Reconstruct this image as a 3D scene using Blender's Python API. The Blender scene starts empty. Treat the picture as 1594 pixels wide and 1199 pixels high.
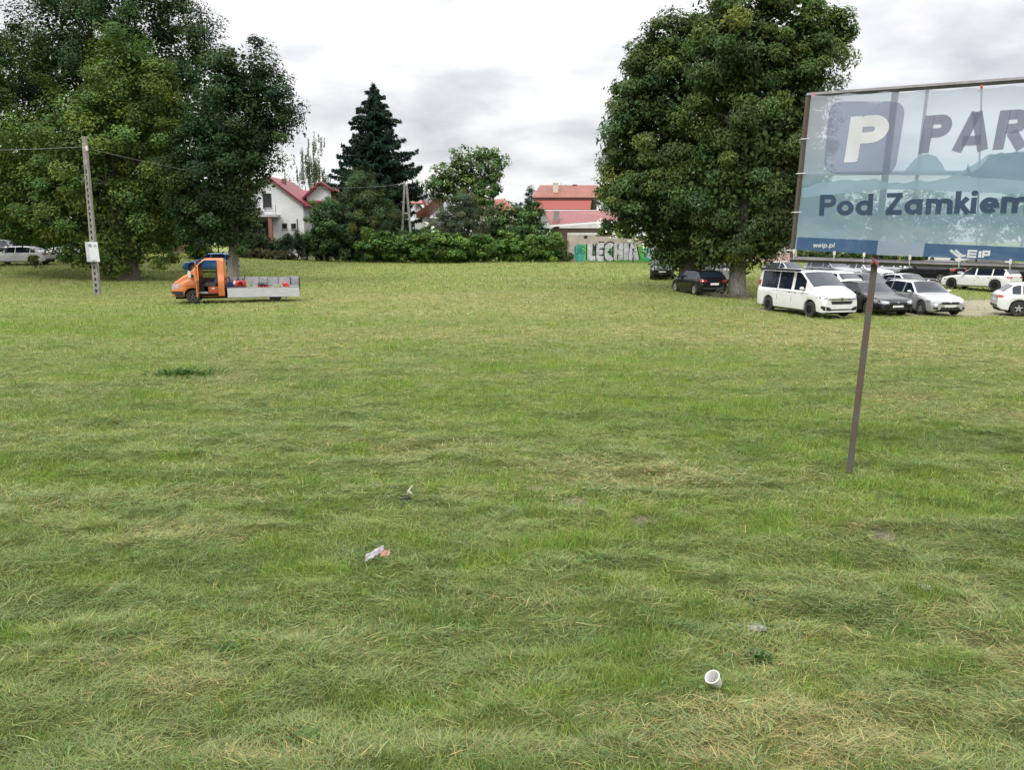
import bpy, bmesh, math, random
import numpy as np
from mathutils import Vector, Matrix
from mathutils.bvhtree import BVHTree
PI = math.pi
R = math.radians
sc = bpy.context.scene
COL = sc.collection
rng = np.random.default_rng(7)
random.seed(11)

# ------------------------------------------------------------------ camera geometry
F, CX, CY, CAMH = 1230.0, 797.0, 599.5, 3.0
PITCH = R(10.39)
cp, sp = math.cos(PITCH), math.sin(PITCH)

def ray(px, py):
    u = (px - CX) / F
    v = -(py - CY) / F
    return u, cp + v * sp, -sp + v * cp

def at(px, py, Y):
    rx, ry, rz = ray(px, py)
    k = Y / ry
    return Vector((rx * k, Y, CAMH + rz * k))

def sm(t):
    t = np.clip(t, 0, 1)
    return t * t * (3 - 2 * t)

def terr(x, y):
    x = np.asarray(x, float); y = np.asarray(y, float)
    z = 0.72 * sm((y - 58) / 26)
    z = z + 0.42 * sm((-x - 16) / 14) * sm((y - 48) / 16)
    z = z + 0.55 * sm((-x - 30) / 7) * sm((y - 55) / 8)
    z = z - 0.33 * sm((x - 7) / 8) * sm((y - 17) / 15) * (1 - sm((y - 47) / 12))
    return z

def tz(x, y):
    return float(terr(x, y))

def gp(px, py):
    "ground point seen at a photo pixel"
    rx, ry, rz = ray(px, py)
    lo, hi = 1.0, 400.0
    for _ in range(60):
        m = (lo + hi) / 2
        k = m / ry
        if CAMH + rz * k > tz(rx * k, m): lo = m
        else: hi = m
    return Vector((rx * lo / ry, lo, tz(rx * lo / ry, lo)))

def gx(px, Y):
    "ground point in photo column px at depth Y"
    py = 420.0
    for _ in range(6):
        p = at(px, py, Y)
        z = tz(p.x, Y)
        py += (p.z - z) * F / Y * 0.98
    p = at(px, py, Y)
    return Vector((p.x, Y, tz(p.x, Y)))

# ------------------------------------------------------------------ noise (numpy)
_tab = rng.random((256, 256))
def vn(x, y, s=0):
    x = x + s * 17.3; y = y + s * 9.1
    xi = np.floor(x).astype(int); yi = np.floor(y).astype(int)
    fx = x - xi; fy = y - yi
    fx = fx * fx * (3 - 2 * fx); fy = fy * fy * (3 - 2 * fy)
    a = _tab[xi & 255, yi & 255]; b = _tab[(xi + 1) & 255, yi & 255]
    c = _tab[xi & 255, (yi + 1) & 255]; d = _tab[(xi + 1) & 255, (yi + 1) & 255]
    return (a * (1 - fx) + b * fx) * (1 - fy) + (c * (1 - fx) + d * fx) * fy

def fbm(x, y, s=0, o=4):
    t = 0; a = 0.5; n = 0
    for i in range(o):
        t = t + a * vn(x, y, s + i * 3); n += a
        x = x * 2.03; y = y * 2.03; a *= 0.5
    return t / n

# ------------------------------------------------------------------ object helpers
def tag(o, label=None, cat=None, group=None, kind=None):
    if label: o['label'] = label
    if cat: o['category'] = cat
    if group: o['group'] = group
    if kind: o['kind'] = kind
    return o

def empty(name, loc, rz=0, label=None, cat=None, group=None):
    o = bpy.data.objects.new(name, None)
    o.empty_display_size = 0.3
    COL.objects.link(o)
    o.location = loc
    o.rotation_euler = (0, 0, rz)
    return tag(o, label, cat, group)

def mesh_obj(name, verts, faces, mat, parent=None, smooth=False, loc=None):
    me = bpy.data.meshes.new(name)
    me.from_pydata([tuple(v) for v in verts], [], [tuple(f) for f in faces])
    me.validate()
    mats = mat if isinstance(mat, (list, tuple)) else [mat]
    for m in mats: me.materials.append(m)
    if smooth:
        me.polygons.foreach_set('use_smooth', [True] * len(me.polygons))
    me.update()
    o = bpy.data.objects.new(name, me)
    COL.objects.link(o)
    if parent: o.parent = parent
    if loc is not None: o.location = loc
    return o

def np_mesh(name, verts, nper, mat, parent=None, col=None, loc=None, smooth=False):
    """verts (N*nper,3) numpy, every nper consecutive verts are one face"""
    N = len(verts) // nper
    me = bpy.data.meshes.new(name)
    me.vertices.add(len(verts)); me.vertices.foreach_set('co', verts.astype(np.float32).ravel())
    me.loops.add(N * nper); me.loops.foreach_set('vertex_index', np.arange(N * nper, dtype=np.int32))
    me.polygons.add(N)
    me.polygons.foreach_set('loop_start', np.arange(0, N * nper, nper, dtype=np.int32))
    me.materials.append(mat)
    me.update(calc_edges=True)
    if smooth: me.polygons.foreach_set('use_smooth', np.ones(N, bool))
    if col is not None:
        a = me.color_attributes.new('tint', 'FLOAT_COLOR', 'POINT')
        c = np.ones((len(verts), 4), np.float32)
        c[:, :3] = np.repeat(col, nper, axis=0)
        a.data.foreach_set('color', c.ravel())
    o = bpy.data.objects.new(name, me)
    COL.objects.link(o)
    if parent: o.parent = parent
    if loc is not None: o.location = loc
    return o

class MB:
    def __init__(s): s.v = []; s.f = []
    def add(s, vs, fs):
        n = len(s.v); s.v += [tuple(v) for v in vs]; s.f += [tuple(n + i for i in f) for f in fs]; return s
    def box(s, x0, x1, y0, y1, z0, z1, M=None):
        vs = [(x0,y0,z0),(x1,y0,z0),(x1,y1,z0),(x0,y1,z0),(x0,y0,z1),(x1,y0,z1),(x1,y1,z1),(x0,y1,z1)]
        if M is not None: vs = [tuple(M @ Vector(v)) for v in vs]
        return s.add(vs, [(0,3,2,1),(4,5,6,7),(0,1,5,4),(1,2,6,5),(2,3,7,6),(3,0,4,7)])
    def hexa(s, b, t):
        return s.add(list(b) + list(t), [(0,3,2,1),(4,5,6,7),(0,1,5,4),(1,2,6,5),(2,3,7,6),(3,0,4,7)])
    def prism(s, poly, d):
        "polygon (3D points) extruded by vector d"
        n = len(poly); d = Vector(d)
        vs = [Vector(p) for p in poly] + [Vector(p) + d for p in poly]
        fs = [tuple(range(n - 1, -1, -1)), tuple(range(n, 2 * n))]
        fs += [(i, (i + 1) % n, n + (i + 1) % n, n + i) for i in range(n)]
        return s.add(vs, fs)
    def tube(s, pts, rad, n=8, cap=True):
        pts = [Vector(p) for p in pts]
        if not isinstance(rad, (list, tuple)): rad = [rad] * len(pts)
        base = len(s.v); up0 = None
        for i, p in enumerate(pts):
            d = (pts[min(i + 1, len(pts) - 1)] - pts[max(i - 1, 0)])
            if d.length < 1e-9: d = Vector((0, 0, 1))
            d.normalize()
            if up0 is None:
                up0 = Vector((0, 0, 1)) if abs(d.z) < 0.9 else Vector((1, 0, 0))
            a = up0 - d * up0.dot(d)
            if a.length < 1e-6: a = d.orthogonal()
            a.normalize(); b = d.cross(a); up0 = a
            for k in range(n):
                t = 2 * PI * k / n
                s.v.append(tuple(p + (a * math.cos(t) + b * math.sin(t)) * rad[i]))
        for i in range(len(pts) - 1):
            for k in range(n):
                s.f.append((base + i*n + k, base + i*n + (k+1) % n, base + (i+1)*n + (k+1) % n, base + (i+1)*n + k))
        if cap:
            s.f.append(tuple(base + k for k in range(n - 1, -1, -1)))
            s.f.append(tuple(base + (len(pts)-1)*n + k for k in range(n)))
        return s
    def lathe(s, prof, axis='z', n=24, c=(0,0,0)):
        "prof: (r, h) pairs"
        base = len(s.v)
        for r, h in prof:
            for k in range(n):
                t = 2 * PI * k / n
                a, b = r * math.cos(t), r * math.sin(t)
                p = {'z': (a, b, h), 'y': (b, h, a), 'x': (h, a, b)}[axis]
                s.v.append((p[0] + c[0], p[1] + c[1], p[2] + c[2]))
        for i in range(len(prof) - 1):
            for k in range(n):
                s.f.append((base + i*n + k, base + i*n + (k+1) % n, base + (i+1)*n + (k+1) % n, base + (i+1)*n + k))
        return s
    def ell(s, c, r, n=12, m=8):
        prof = []
        base = len(s.v)
        for i in range(m + 1):
            ph = PI * i / m
            for k in range(n):
                t = 2 * PI * k / n
                s.v.append((c[0] + r[0]*max(math.sin(ph),.02)*math.cos(t), c[1] + r[1]*max(math.sin(ph),.02)*math.sin(t), c[2] - r[2]*math.cos(ph)))
        for i in range(m):
            for k in range(n):
                s.f.append((base + i*n + k, base + i*n + (k+1) % n, base + (i+1)*n + (k+1) % n, base + (i+1)*n + k))
        return s
    def build(s, name, mat, parent=None, smooth=False, loc=None):
        o = mesh_obj(name, s.v, s.f, mat, parent, False, loc)
        if smooth:
            me = o.data
            try:
                me.polygons.foreach_set('use_smooth', [True] * len(me.polygons))
                me.set_sharp_from_angle(angle=R(40))
            except Exception: pass
        return o

# ------------------------------------------------------------------ materials
def newmat(name):
    m = bpy.data.materials.new(name); m.use_nodes = True
    nt = m.node_tree; nt.nodes.clear()
    out = nt.nodes.new('ShaderNodeOutputMaterial')
    return m, nt, out

def N(nt, t, **kw):
    n = nt.nodes.new(t)
    for k, v in kw.items(): setattr(n, k, v)
    return n

def mixrgb(nt, fac, a, b, mode='MIX'):
    n = nt.nodes.new('ShaderNodeMix'); n.data_type = 'RGBA'; n.blend_type = mode
    for i, v in ((0, fac), (6, a), (7, b)):
        if hasattr(v, 'links') or hasattr(v, 'is_output'): nt.links.new(v, n.inputs[i])
        elif i == 0: n.inputs[0].default_value = v
        else: n.inputs[i].default_value = (*v[:3], 1)
    return n.outputs[2]

def noise(nt, scale, detail=4, rough=0.55, coord='Object', stretch=None):
    tc = N(nt, 'ShaderNodeTexCoord'); n = N(nt, 'ShaderNodeTexNoise')
    n.inputs['Scale'].default_value = scale; n.inputs['Detail'].default_value = detail
    n.inputs['Roughness'].default_value = rough
    if stretch:
        mp = N(nt, 'ShaderNodeMapping'); mp.inputs['Scale'].default_value = stretch
        nt.links.new(tc.outputs[coord], mp.inputs[0]); nt.links.new(mp.outputs[0], n.inputs[0])
    else: nt.links.new(tc.outputs[coord], n.inputs[0])
    return n.outputs['Fac']

def ramp(nt, fac, stops):
    r = N(nt, 'ShaderNodeValToRGB'); e = r.color_ramp.elements
    while len(e) < len(stops): e.new(0.5)
    for i, (p, c) in enumerate(stops):
        e[i].position = p; e[i].color = (*c[:3], 1) if isinstance(c, (tuple, list)) else (c, c, c, 1)
    nt.links.new(fac, r.inputs[0]); return r.outputs[0]

def mat(name, col, rough=0.6, metal=0, var=0.25, scale=6, bump=0, bscale=40, coat=0, spec=0.5, col2=None, stretch=None, trans=0):
    m, nt, out = newmat(name)
    b = N(nt, 'ShaderNodeBsdfPrincipled')
    nz = noise(nt, scale, 5, 0.6, stretch=stretch)
    c2 = col2 if col2 else tuple(c * (1 - var) for c in col)
    c1 = col if col2 else tuple(min(1, c * (1 + var * 0.4)) for c in col)
    nt.links.new(ramp(nt, nz, [(0.32, c2), (0.62, c1)]), b.inputs['Base Color'])
    b.inputs['Roughness'].default_value = rough
    b.inputs['Metallic'].default_value = metal
    b.inputs['Coat Weight'].default_value = coat
    b.inputs['Coat Roughness'].default_value = 0.05
    b.inputs['Specular IOR Level'].default_value = spec
    if bump:
        bp = N(nt, 'ShaderNodeBump'); bp.inputs['Strength'].default_value = bump; bp.inputs['Distance'].default_value = 0.02
        nt.links.new(noise(nt, bscale, 4), bp.inputs['Height']); nt.links.new(bp.outputs[0], b.inputs['Normal'])
    if trans:
        t = N(nt, 'ShaderNodeBsdfTransparent'); mx = N(nt, 'ShaderNodeMixShader')
        mx.inputs[0].default_value = trans
        nt.links.new(b.outputs[0], mx.inputs[1]); nt.links.new(t.outputs[0], mx.inputs[2])
        nt.links.new(mx.outputs[0], out.inputs[0])
    else: nt.links.new(b.outputs[0], out.inputs[0])
    return m

def leafmat(name, base, transl=0.35, rough=0.55, spec=0.3):
    "leaf: own tint attribute times base"
    m, nt, out = newmat(name)
    at_ = N(nt, 'ShaderNodeAttribute', attribute_name='tint')
    c = mixrgb(nt, 1.0, at_.outputs['Color'], base, 'MULTIPLY')
    b = N(nt, 'ShaderNodeBsdfPrincipled')
    nt.links.new(c, b.inputs['Base Color']); b.inputs['Roughness'].default_value = rough
    b.inputs['Specular IOR Level'].default_value = spec
    t = N(nt, 'ShaderNodeBsdfTranslucent')
    c2 = mixrgb(nt, 1.0, c, (1.25, 1.3, 0.6), 'MULTIPLY')
    nt.links.new(c2, t.inputs[0])
    mx = N(nt, 'ShaderNodeMixShader'); mx.inputs[0].default_value = transl
    nt.links.new(b.outputs[0], mx.inputs[1]); nt.links.new(t.outputs[0], mx.inputs[2])
    nt.links.new(mx.outputs[0], out.inputs[0])
    return m

def roofmat(name, c1, c2, period=0.33):
    "pressed roof tiles: ribs down the slope and steps across, in object space"
    m, nt, out = newmat(name)
    b = N(nt, 'ShaderNodeBsdfPrincipled'); b.inputs['Roughness'].default_value = 0.55
    nz = noise(nt, 0.8, 5, 0.65)
    nt.links.new(ramp(nt, nz, [(0.3, c2), (0.65, c1)]), b.inputs['Base Color'])
    tc = N(nt, 'ShaderNodeTexCoord'); wv = N(nt, 'ShaderNodeTexWave'); wv.bands_direction = 'X'
    wv.inputs['Scale'].default_value = 1.0 / period / 3.2
    nt.links.new(tc.outputs['Object'], wv.inputs[0])
    w2 = N(nt, 'ShaderNodeTexWave'); w2.bands_direction = 'Z'; w2.wave_profile = 'SAW'
    w2.inputs['Scale'].default_value = 1.0 / 0.25 / 6.3
    nt.links.new(tc.outputs['Object'], w2.inputs[0])
    ad = N(nt, 'ShaderNodeMath', operation='ADD'); nt.links.new(wv.outputs[1], ad.inputs[0]); nt.links.new(w2.outputs[1], ad.inputs[1])
    bp = N(nt, 'ShaderNodeBump'); bp.inputs['Strength'].default_value = 0.6; bp.inputs['Distance'].default_value = 0.05
    nt.links.new(ad.outputs[0], bp.inputs['Height']); nt.links.new(bp.outputs[0], b.inputs['Normal'])
    nt.links.new(b.outputs[0], out.inputs[0])
    return m

def clearglass(name, tint=(0.8, 0.87, 0.85), t=0.8):
    m, nt, out = newmat(name)
    g = N(nt, 'ShaderNodeBsdfGlossy'); g.inputs['Roughness'].default_value = 0.03
    tr = N(nt, 'ShaderNodeBsdfTransparent'); tr.inputs[0].default_value = (*tint, 1)
    fr = N(nt, 'ShaderNodeFresnel'); fr.inputs[0].default_value = 1.5
    mx = N(nt, 'ShaderNodeMixShader')
    nt.links.new(fr.outputs[0], mx.inputs[0]); nt.links.new(tr.outputs[0], mx.inputs[1]); nt.links.new(g.outputs[0], mx.inputs[2])
    nt.links.new(mx.outputs[0], out.inputs[0])
    return m

M = {}
M['concrete'] = mat('concrete', (0.22, 0.21, 0.19), 0.9, var=0.35, scale=5, bump=0.3)
M['wall_conc'] = mat('wall_concrete', (0.40, 0.35, 0.30), 0.95, col2=(0.27, 0.23, 0.20), scale=1.2, bump=0.3, stretch=(1, 1, 0.35))
M['plaster'] = mat('white_plaster', (0.60, 0.60, 0.60), 0.9, var=0.12, scale=1.5)
M['greyplaster'] = mat('grey_plaster', (0.42, 0.42, 0.43), 0.9, var=0.2, scale=1.5)
M['cream'] = mat('cream_plaster', (0.55, 0.5, 0.4), 0.9, var=0.15, scale=1.5)
M['roof_red'] = roofmat('red_roof_tiles', (0.22, 0.060, 0.034), (0.13, 0.040, 0.025))
M['roof_crimson'] = roofmat('crimson_roof', (0.19, 0.020, 0.032), (0.13, 0.014, 0.022))
M['roof_pink'] = roofmat('faded_crimson_roof_sheet', (0.20, 0.050, 0.048), (0.13, 0.036, 0.035), 0.5)
M['roof_clay'] = roofmat('clay_roof', (0.26, 0.075, 0.045), (0.17, 0.055, 0.035))
M['brick'] = mat('brick', (0.24, 0.11, 0.07), 0.9, var=0.3, scale=8)
M['wood_dark'] = mat('weathered_wood', (0.14, 0.085, 0.06), 0.85, var=0.4, scale=4, stretch=(6, 6, 0.6))
M['bark'] = mat('bark', (0.12, 0.10, 0.08), 0.95, var=0.55, scale=5, bump=0.9, bscale=14, stretch=(3, 3, 0.6))
M['bark_grey'] = mat('grey_bark', (0.19, 0.17, 0.145), 0.95, col2=(0.075, 0.065, 0.055), scale=5, bump=1.0, bscale=10, stretch=(3, 3, 0.8))
M['winglass'] = mat('window_glass', (0.03, 0.035, 0.04), 0.08, var=0.2)
M['frame_white'] = mat('white_frame', (0.7, 0.7, 0.7), 0.5, var=0.05)
M['frame_dark'] = mat('brown_frame', (0.06, 0.04, 0.03), 0.5, var=0.1)
M['steel'] = mat('galvanised_steel', (0.42, 0.42, 0.42), 0.45, 0.7, var=0.3, scale=10)
M['bedfloor'] = mat('worn_bed_floor', (0.17, 0.15, 0.14), 0.8, 0.1, var=0.4, scale=4)
M['alu'] = mat('aluminium_board', (0.50, 0.50, 0.52), 0.42, 0.35, var=0.16, scale=3, stretch=(1, 1, 6))
M['alu_in'] = mat('aluminium_inner_board', (0.33, 0.33, 0.34), 0.5, 0.3, var=0.3, scale=3)
M['post'] = mat('weathered_painted_steel', (0.085, 0.082, 0.072), 0.75, 0.2, col2=(0.10, 0.055, 0.035), scale=2.2, stretch=(1, 1, 1.5), bump=0.1)
M['frame_grey'] = mat('grey_steel_frame', (0.14, 0.13, 0.13), 0.7, 0.2, var=0.35, scale=5)
M['black'] = mat('black_plastic', (0.018, 0.018, 0.02), 0.55, var=0.2)
M['grille'] = mat('grille_black', (0.01, 0.01, 0.011), 0.4, var=0.2)
M['rubber'] = mat('tyre_rubber', (0.022, 0.022, 0.022), 0.85, var=0.3, scale=12)
M['rim'] = mat('alloy_rim', (0.55, 0.55, 0.56), 0.3, 0.8, var=0.1)
M['rim_black'] = mat('black_rim', (0.03, 0.03, 0.032), 0.3, 0.6, var=0.1)
M['rim_steel'] = mat('steel_rim', (0.08, 0.08, 0.08), 0.6, 0.3, var=0.3)
M['chrome'] = mat('chrome', (0.7, 0.7, 0.72), 0.15, 0.9, var=0.05)
M['carglass'] = mat('tinted_car_glass', (0.010, 0.014, 0.024), 0.03, var=0.1, spec=0.5, coat=0.0)
M['clearglass'] = clearglass('clear_glass')
M['lamp'] = mat('headlight_glass', (0.30, 0.31, 0.33), 0.12, 0.4, var=0.5, scale=14, coat=0.8)
M['tail'] = mat('taillight_red', (0.35, 0.012, 0.015), 0.15, var=0.2, coat=0.8)
M['plate'] = mat('number_plate', (0.65, 0.65, 0.63), 0.5, var=0.35, scale=9, stretch=(1, 9, 1))
M['under'] = mat('underbody', (0.01, 0.01, 0.01), 0.9, var=0.2)
M['p_white'] = mat('white_car_paint', (0.60, 0.60, 0.60), 0.3, var=0.05, scale=1, coat=0.9)
M['p_silver'] = mat('silver_car_paint', (0.42, 0.42, 0.43), 0.32, 0.55, var=0.06, scale=1, coat=0.9)
M['p_grey'] = mat('grey_car_paint', (0.19, 0.195, 0.205), 0.3, 0.5, var=0.06, scale=1, coat=0.9)
M['p_black'] = mat('black_car_paint', (0.007, 0.007, 0.008), 0.22, var=0.1, scale=1, coat=0.3, spec=.35)
M['p_blue'] = mat('blue_car_paint', (0.03, 0.18, 0.55), 0.25, var=0.08, scale=1, coat=1.0)
M['p_orange'] = mat('faded_orange_paint', (0.54, 0.16, 0.04), 0.45, var=0.2, scale=2, coat=0.4)
M['p_orange_in'] = mat('orange_inner_panel', (0.5, 0.09, 0.03), 0.5, var=0.15, scale=2)
M['red'] = mat('red_plastic', (0.5, 0.03, 0.025), 0.4, var=0.15)
M['bluep'] = mat('dark_blue_plastic', (0.02, 0.03, 0.16), 0.5, var=0.15)
M['fabric'] = mat('seat_fabric', (0.05, 0.05, 0.055), 0.95, var=0.3)
M['green_p'] = mat('grass_stained_plastic', (0.12, 0.2, 0.04), 0.7, var=0.4)
M['wire'] = mat('aerial_cable', (0.16, 0.16, 0.16), 0.6, var=0.1)
M['white_pl'] = mat('white_plastic', (0.55, 0.53, 0.51), 0.45, var=0.08)
M['paper'] = mat('crumpled_wrapper', (0.33, 0.31, 0.34), 0.7, var=0.2, scale=20)
M['paper_red'] = mat('wrapper_reddish', (0.36, 0.19, 0.13), 0.7, var=0.35, scale=20)
M['soil'] = mat('soil', (0.10, 0.080, 0.058), 1.0, var=0.35, scale=12, bump=0.6)
M['stone'] = mat('stone', (0.22, 0.21, 0.19), 0.9, var=0.3, scale=9, bump=0.4)
M['flower'] = mat('flower_white', (0.75, 0.74, 0.62), 0.8, var=0.1)
# ------------------------------------------------------------------ foliage
def unit(v): return v / np.maximum(np.linalg.norm(v, axis=1, keepdims=True), 1e-9)

def leaves(cent, rad, per, size, outc, col, colvar=0.18, flat=0.7, droop=0.0, upb=0.5, aspect=0.55, clvar=0.22, straw=0.0, yng=0.0):
    """diamond leaves filling flattened clusters. cent (n,3), rad (n,), outc (n,3) outward directions.
    returns verts (k*4,3), tint (k,3)"""
    n = len(cent); k = n * per
    ci = np.repeat(np.arange(n), per)
    d = unit(rng.normal(size=(k, 3)))
    r = rng.random(k) ** 0.45
    off = d * (r * rad[ci])[:, None]
    off[:, 2] *= flat
    p = cent[ci] + off
    nrm = unit(0.5 * unit(off + 1e-6) + 0.45 * outc[ci] + upb * 1.5 * np.array([0, 0, 1.0]) + rng.normal(size=(k, 3)) * 0.42)
    t = rng.normal(size=(k, 3)); t[:, 2] -= droop * 2.2
    t = unit(t - nrm * np.sum(t * nrm, axis=1, keepdims=True))
    b = np.cross(nrm, t)
    s = size * (0.55 + 0.9 * rng.random(k))[:, None]
    bend = nrm * (-0.18 * s)
    v = np.stack([p - t * s * 0.5, p + b * s * aspect * 0.5 + t * s * 0.05, p + t * s * 0.5 + bend, p - b * s * aspect * 0.5 + t * s * 0.05], axis=1).reshape(-1, 3)
    cl = 1 + clvar * rng.normal(size=n)
    young = rng.random(n) < yng; cl[young] = 1.45 + .2 * rng.random(young.sum())
    hue = rng.normal(size=n) * 0.09
    c = np.array(col)[None, :] * (np.clip(cl, .5, 1.7)[ci] * np.clip(1 + colvar * rng.normal(size=k), .4, 1.8))[:, None]
    h = (hue[ci] + rng.normal(size=k) * 0.06 + young[ci] * .16)
    c[:, 0] *= 1 + h * 1.1; c[:, 2] *= 1 - h
    if straw:
        w = rng.random(k) < straw
        c[w] = np.array([0.16, 0.16, 0.05])
    return v, np.clip(c, 0.001, 1)

LEAF = leafmat('foliage', (1, 1, 1), 0.22, 0.65, 0.15)
NEEDLE = leafmat('needles', (1, 1, 1), 0.12, 0.8, 0.08)
GRASSM = leafmat('grass_blades', (1, 1, 1), 0.3, 0.6, 0.25)

def lobe3(lobes, D):
    out = []
    for l in lobes:
        px, py, rx, ry = l[:4]; dd = l[4] if len(l) > 4 else 0
        c = at(px, py, D + dd); s = (D + dd) / F
        out.append((np.array(c), np.array([rx * s, (rx + ry) * 0.42 * s, ry * s])))
    return out

def clusters(lobes, spacing, inner=0.25, jit=0.08, zmin=None):
    C, O, Rr = [], [], []
    for c, r in lobes:
        area = 4 * PI * ((r[0]*r[1]) ** 1.6 / 3 + (r[0]*r[2]) ** 1.6 / 3 + (r[1]*r[2]) ** 1.6 / 3) ** (1 / 1.6)
        n = max(4, int(area / (spacing ** 2 * 1.9)))
        d = unit(rng.normal(size=(n, 3)))
        f = 0.80 + 0.24 * rng.random(n) + jit * rng.normal(size=n)
        ins = rng.random(n) < inner
        f[ins] = rng.random(ins.sum()) * 0.75
        p = c + d * r * f[:, None]
        C.append(p); O.append(unit(d / r)); Rr.append(spacing * (0.42 + 0.55 * rng.random(n)))
    C = np.concatenate(C); O = np.concatenate(O); Rr = np.concatenate(Rr)
    # drop clusters buried deep inside other lobes
    keep = np.ones(len(C), bool)
    for c, r in lobes:
        q = np.sum(((C - c) / r) ** 2, axis=1)
        keep &= ~((q < 0.32) & (rng.random(len(C)) < 0.75))
    if zmin is not None: keep &= C[:, 2] > zmin
    return C[keep], O[keep], Rr[keep]

def trunk_mb(base, top, r0, targets, r1=None, roots=True, bends=0.25, limbr=0.35, limb_from=0.35):
    mb = MB(); base = Vector(base); top = Vector(top)
    pts = []; rad = []
    n = 8; h = top - base
    for i in range(n + 1):
        t = i / n
        w = Vector((random.uniform(-1, 1), random.uniform(-1, 1), 0)) * (bends if 0 < i < n else 0) * 0.5
        pts.append(base + h * t + w); rad.append(r0 * (1 - 0.75 * t) * (1.45 if (i == 0 and roots) else 1.0))
    pts[0].z -= 0.3
    if roots:
        pts.insert(1, base + Vector((0, 0, 0.35))); rad.insert(1, r0 * 1.12)
    mb.tube(pts, rad, 12)
    for tg in targets:
        tg = Vector(tg); t = random.uniform(limb_from, 0.95)
        s = base + h * t; d = (tg - s) * .8; tg = s + d
        mid = s + d * 0.5 + Vector((random.uniform(-.1, .1), random.uniform(-.1, .1), 0.12)) * d.length
        q = s + d * 0.22 + Vector((0, 0, 0.04 * d.length))
        rr = r0 * limbr * (1.1 - t * 0.7)
        mb.tube([s, q, mid, tg], [rr, rr * 0.8, rr * 0.5, rr * 0.12], 7)
        for _ in range(2):
            e = mid + (tg - mid) * .8 + Vector((random.gauss(0, .12), random.gauss(0, .12), random.gauss(0, .1))) * d.length
            mb.tube([mid, (mid + e) / 2 + Vector((0, 0, .05 * d.length)), e], [rr * .4, rr * .25, rr * .06], 5)
    return mb

def broadleaf(name, D, px0, lobes, col, label, cat='tree', group=None, spacing=1.3, per=130, size=0.24,
              trunk_r=0.5, trunk_top=None, bark='bark', droop=0.0, upb=0.5, flat=0.7, aspect=0.55, nlimb=26, zmin=None, inner=0.2, clvar=0.30, m=None, gy=None, extra=None, jit=0.09, fill=.26):
    base = gx(px0, D) if gy is None else gp(px0, gy)
    L = lobe3(lobes, D)
    C, O, Rr = clusters(L, spacing, inner, jit)
    zm = base.z + (zmin or 0.3)
    k = C[:, 2] > zm
    C, O, Rr = C[k], O[k], Rr[k]
    v, c = leaves(C, Rr, per, size, O, col, flat=flat, droop=droop, upb=upb, aspect=aspect, clvar=clvar, yng=.16)
    if fill:
        FC, FR = [], []
        for c_, r_l in L:
            n = int(fill * r_l[0] * r_l[1] * r_l[2] * 4.2 / spacing ** 3) + 2
            d = unit(rng.normal(size=(n, 3))); FC.append(c_ + d * r_l * (rng.random(n) ** .4 * .72)[:, None]); FR.append(np.full(n, spacing * 1.1))
        FC = np.concatenate(FC); FR = np.concatenate(FR); k = FC[:, 2] > zm + .3; FC, FR = FC[k], FR[k]
        v2, c2 = leaves(FC, FR, int(per * .42), size * 1.3, unit(FC - FC.mean(0)), np.array(col) * 1.0, flat=1, upb=.2, aspect=min(.7, aspect * 1.5), clvar=.1)
        v = np.concatenate([v, v2]); c = np.concatenate([c, c2])
    root = empty(name, base, 0, label, cat, group)
    b = np.array(base)
    if trunk_top is None:
        cz = max(l[0][2] for l in L); trunk_top = cz * .8 + base.z * .2
    cx = np.mean([l[0][0] for l in L]); cy = np.mean([l[0][1] for l in L])
    idx = rng.choice(len(C), min(nlimb, len(C)), replace=False)
    tg = [Vector(C[i] - b) for i in idx]
    tt = Vector((base.x + (cx - base.x) * 0.4, base.y, trunk_top)) - base
    trunk_mb((0, 0, 0), tt, trunk_r, tg).build('trunk', M[bark], root, True)
    np_mesh('crown', v - b, 4, m or LEAF, root, c)
    if extra: extra(root, C, O, b)
    return root

def shrub(name, D, px, lobes, col, label, cat='shrub', group=None, **kw):
    kw.setdefault('spacing', 0.6); kw.setdefault('per', 90); kw.setdefault('size', 0.2)
    kw.setdefault('trunk_r', 0.08); kw.setdefault('nlimb', 10); kw.setdefault('zmin', 0.02)
    return broadleaf(name, D, px, lobes, col, label, cat, group, **kw)

GREEN_L = (0.105, 0.165, 0.030)
GREEN_M = (0.062, 0.110, 0.026)
GREEN_D = (0.036, 0.066, 0.022)

# ---- the big trees on the left
broadleaf('lime_tree', 57, 203, [(190,110,55,70),(120,235,100,100),(205,215,75,90),(40,270,85,85),(165,330,110,75),(50,335,90,38),
          (218,365,62,60),(195,392,52,34),(128,384,46,27),(250,300,45,70),(225,150,50,60)], (0.072, 0.118, 0.026),
          'big pale green lime tree with low drooping skirt behind the concrete pole', group='large trees on the left', trunk_r=0.6, spacing=1.3, per=330, size=0.185, upb=0.6, zmin=0.25, jit=.06)
broadleaf('dark_lime_tree', 67, 150, [(95,60,75,70),(185,0,95,75),(255,55,70,80),(60,130,75,70),(140,100,100,100),(300,150,70,95),(250,220,80,100),(60,220,80,70),(180,-50,70,50),(300,300,60,80)], (0.030, 0.060, 0.019),
          'tallest dark green tree behind the pale lime tree on the left', group='large trees on the left', trunk_r=0.7, spacing=1.55, per=320, size=0.21)
broadleaf('linden_tree', 55, 364, [(385,118,50,52),(418,160,42,48),(345,165,55,65),(432,172,32,42),(375,235,58,62),(325,270,60,80),(335,335,56,48),(368,318,30,44),(292,325,36,46),(362,366,30,26),(392,205,45,55)], (0.026, 0.052, 0.018),
          'dark tree with bare lower trunk standing behind the orange truck', group='large trees on the left', trunk_r=0.42, spacing=1.2, per=320, size=0.185, bark='bark_grey')
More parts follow.
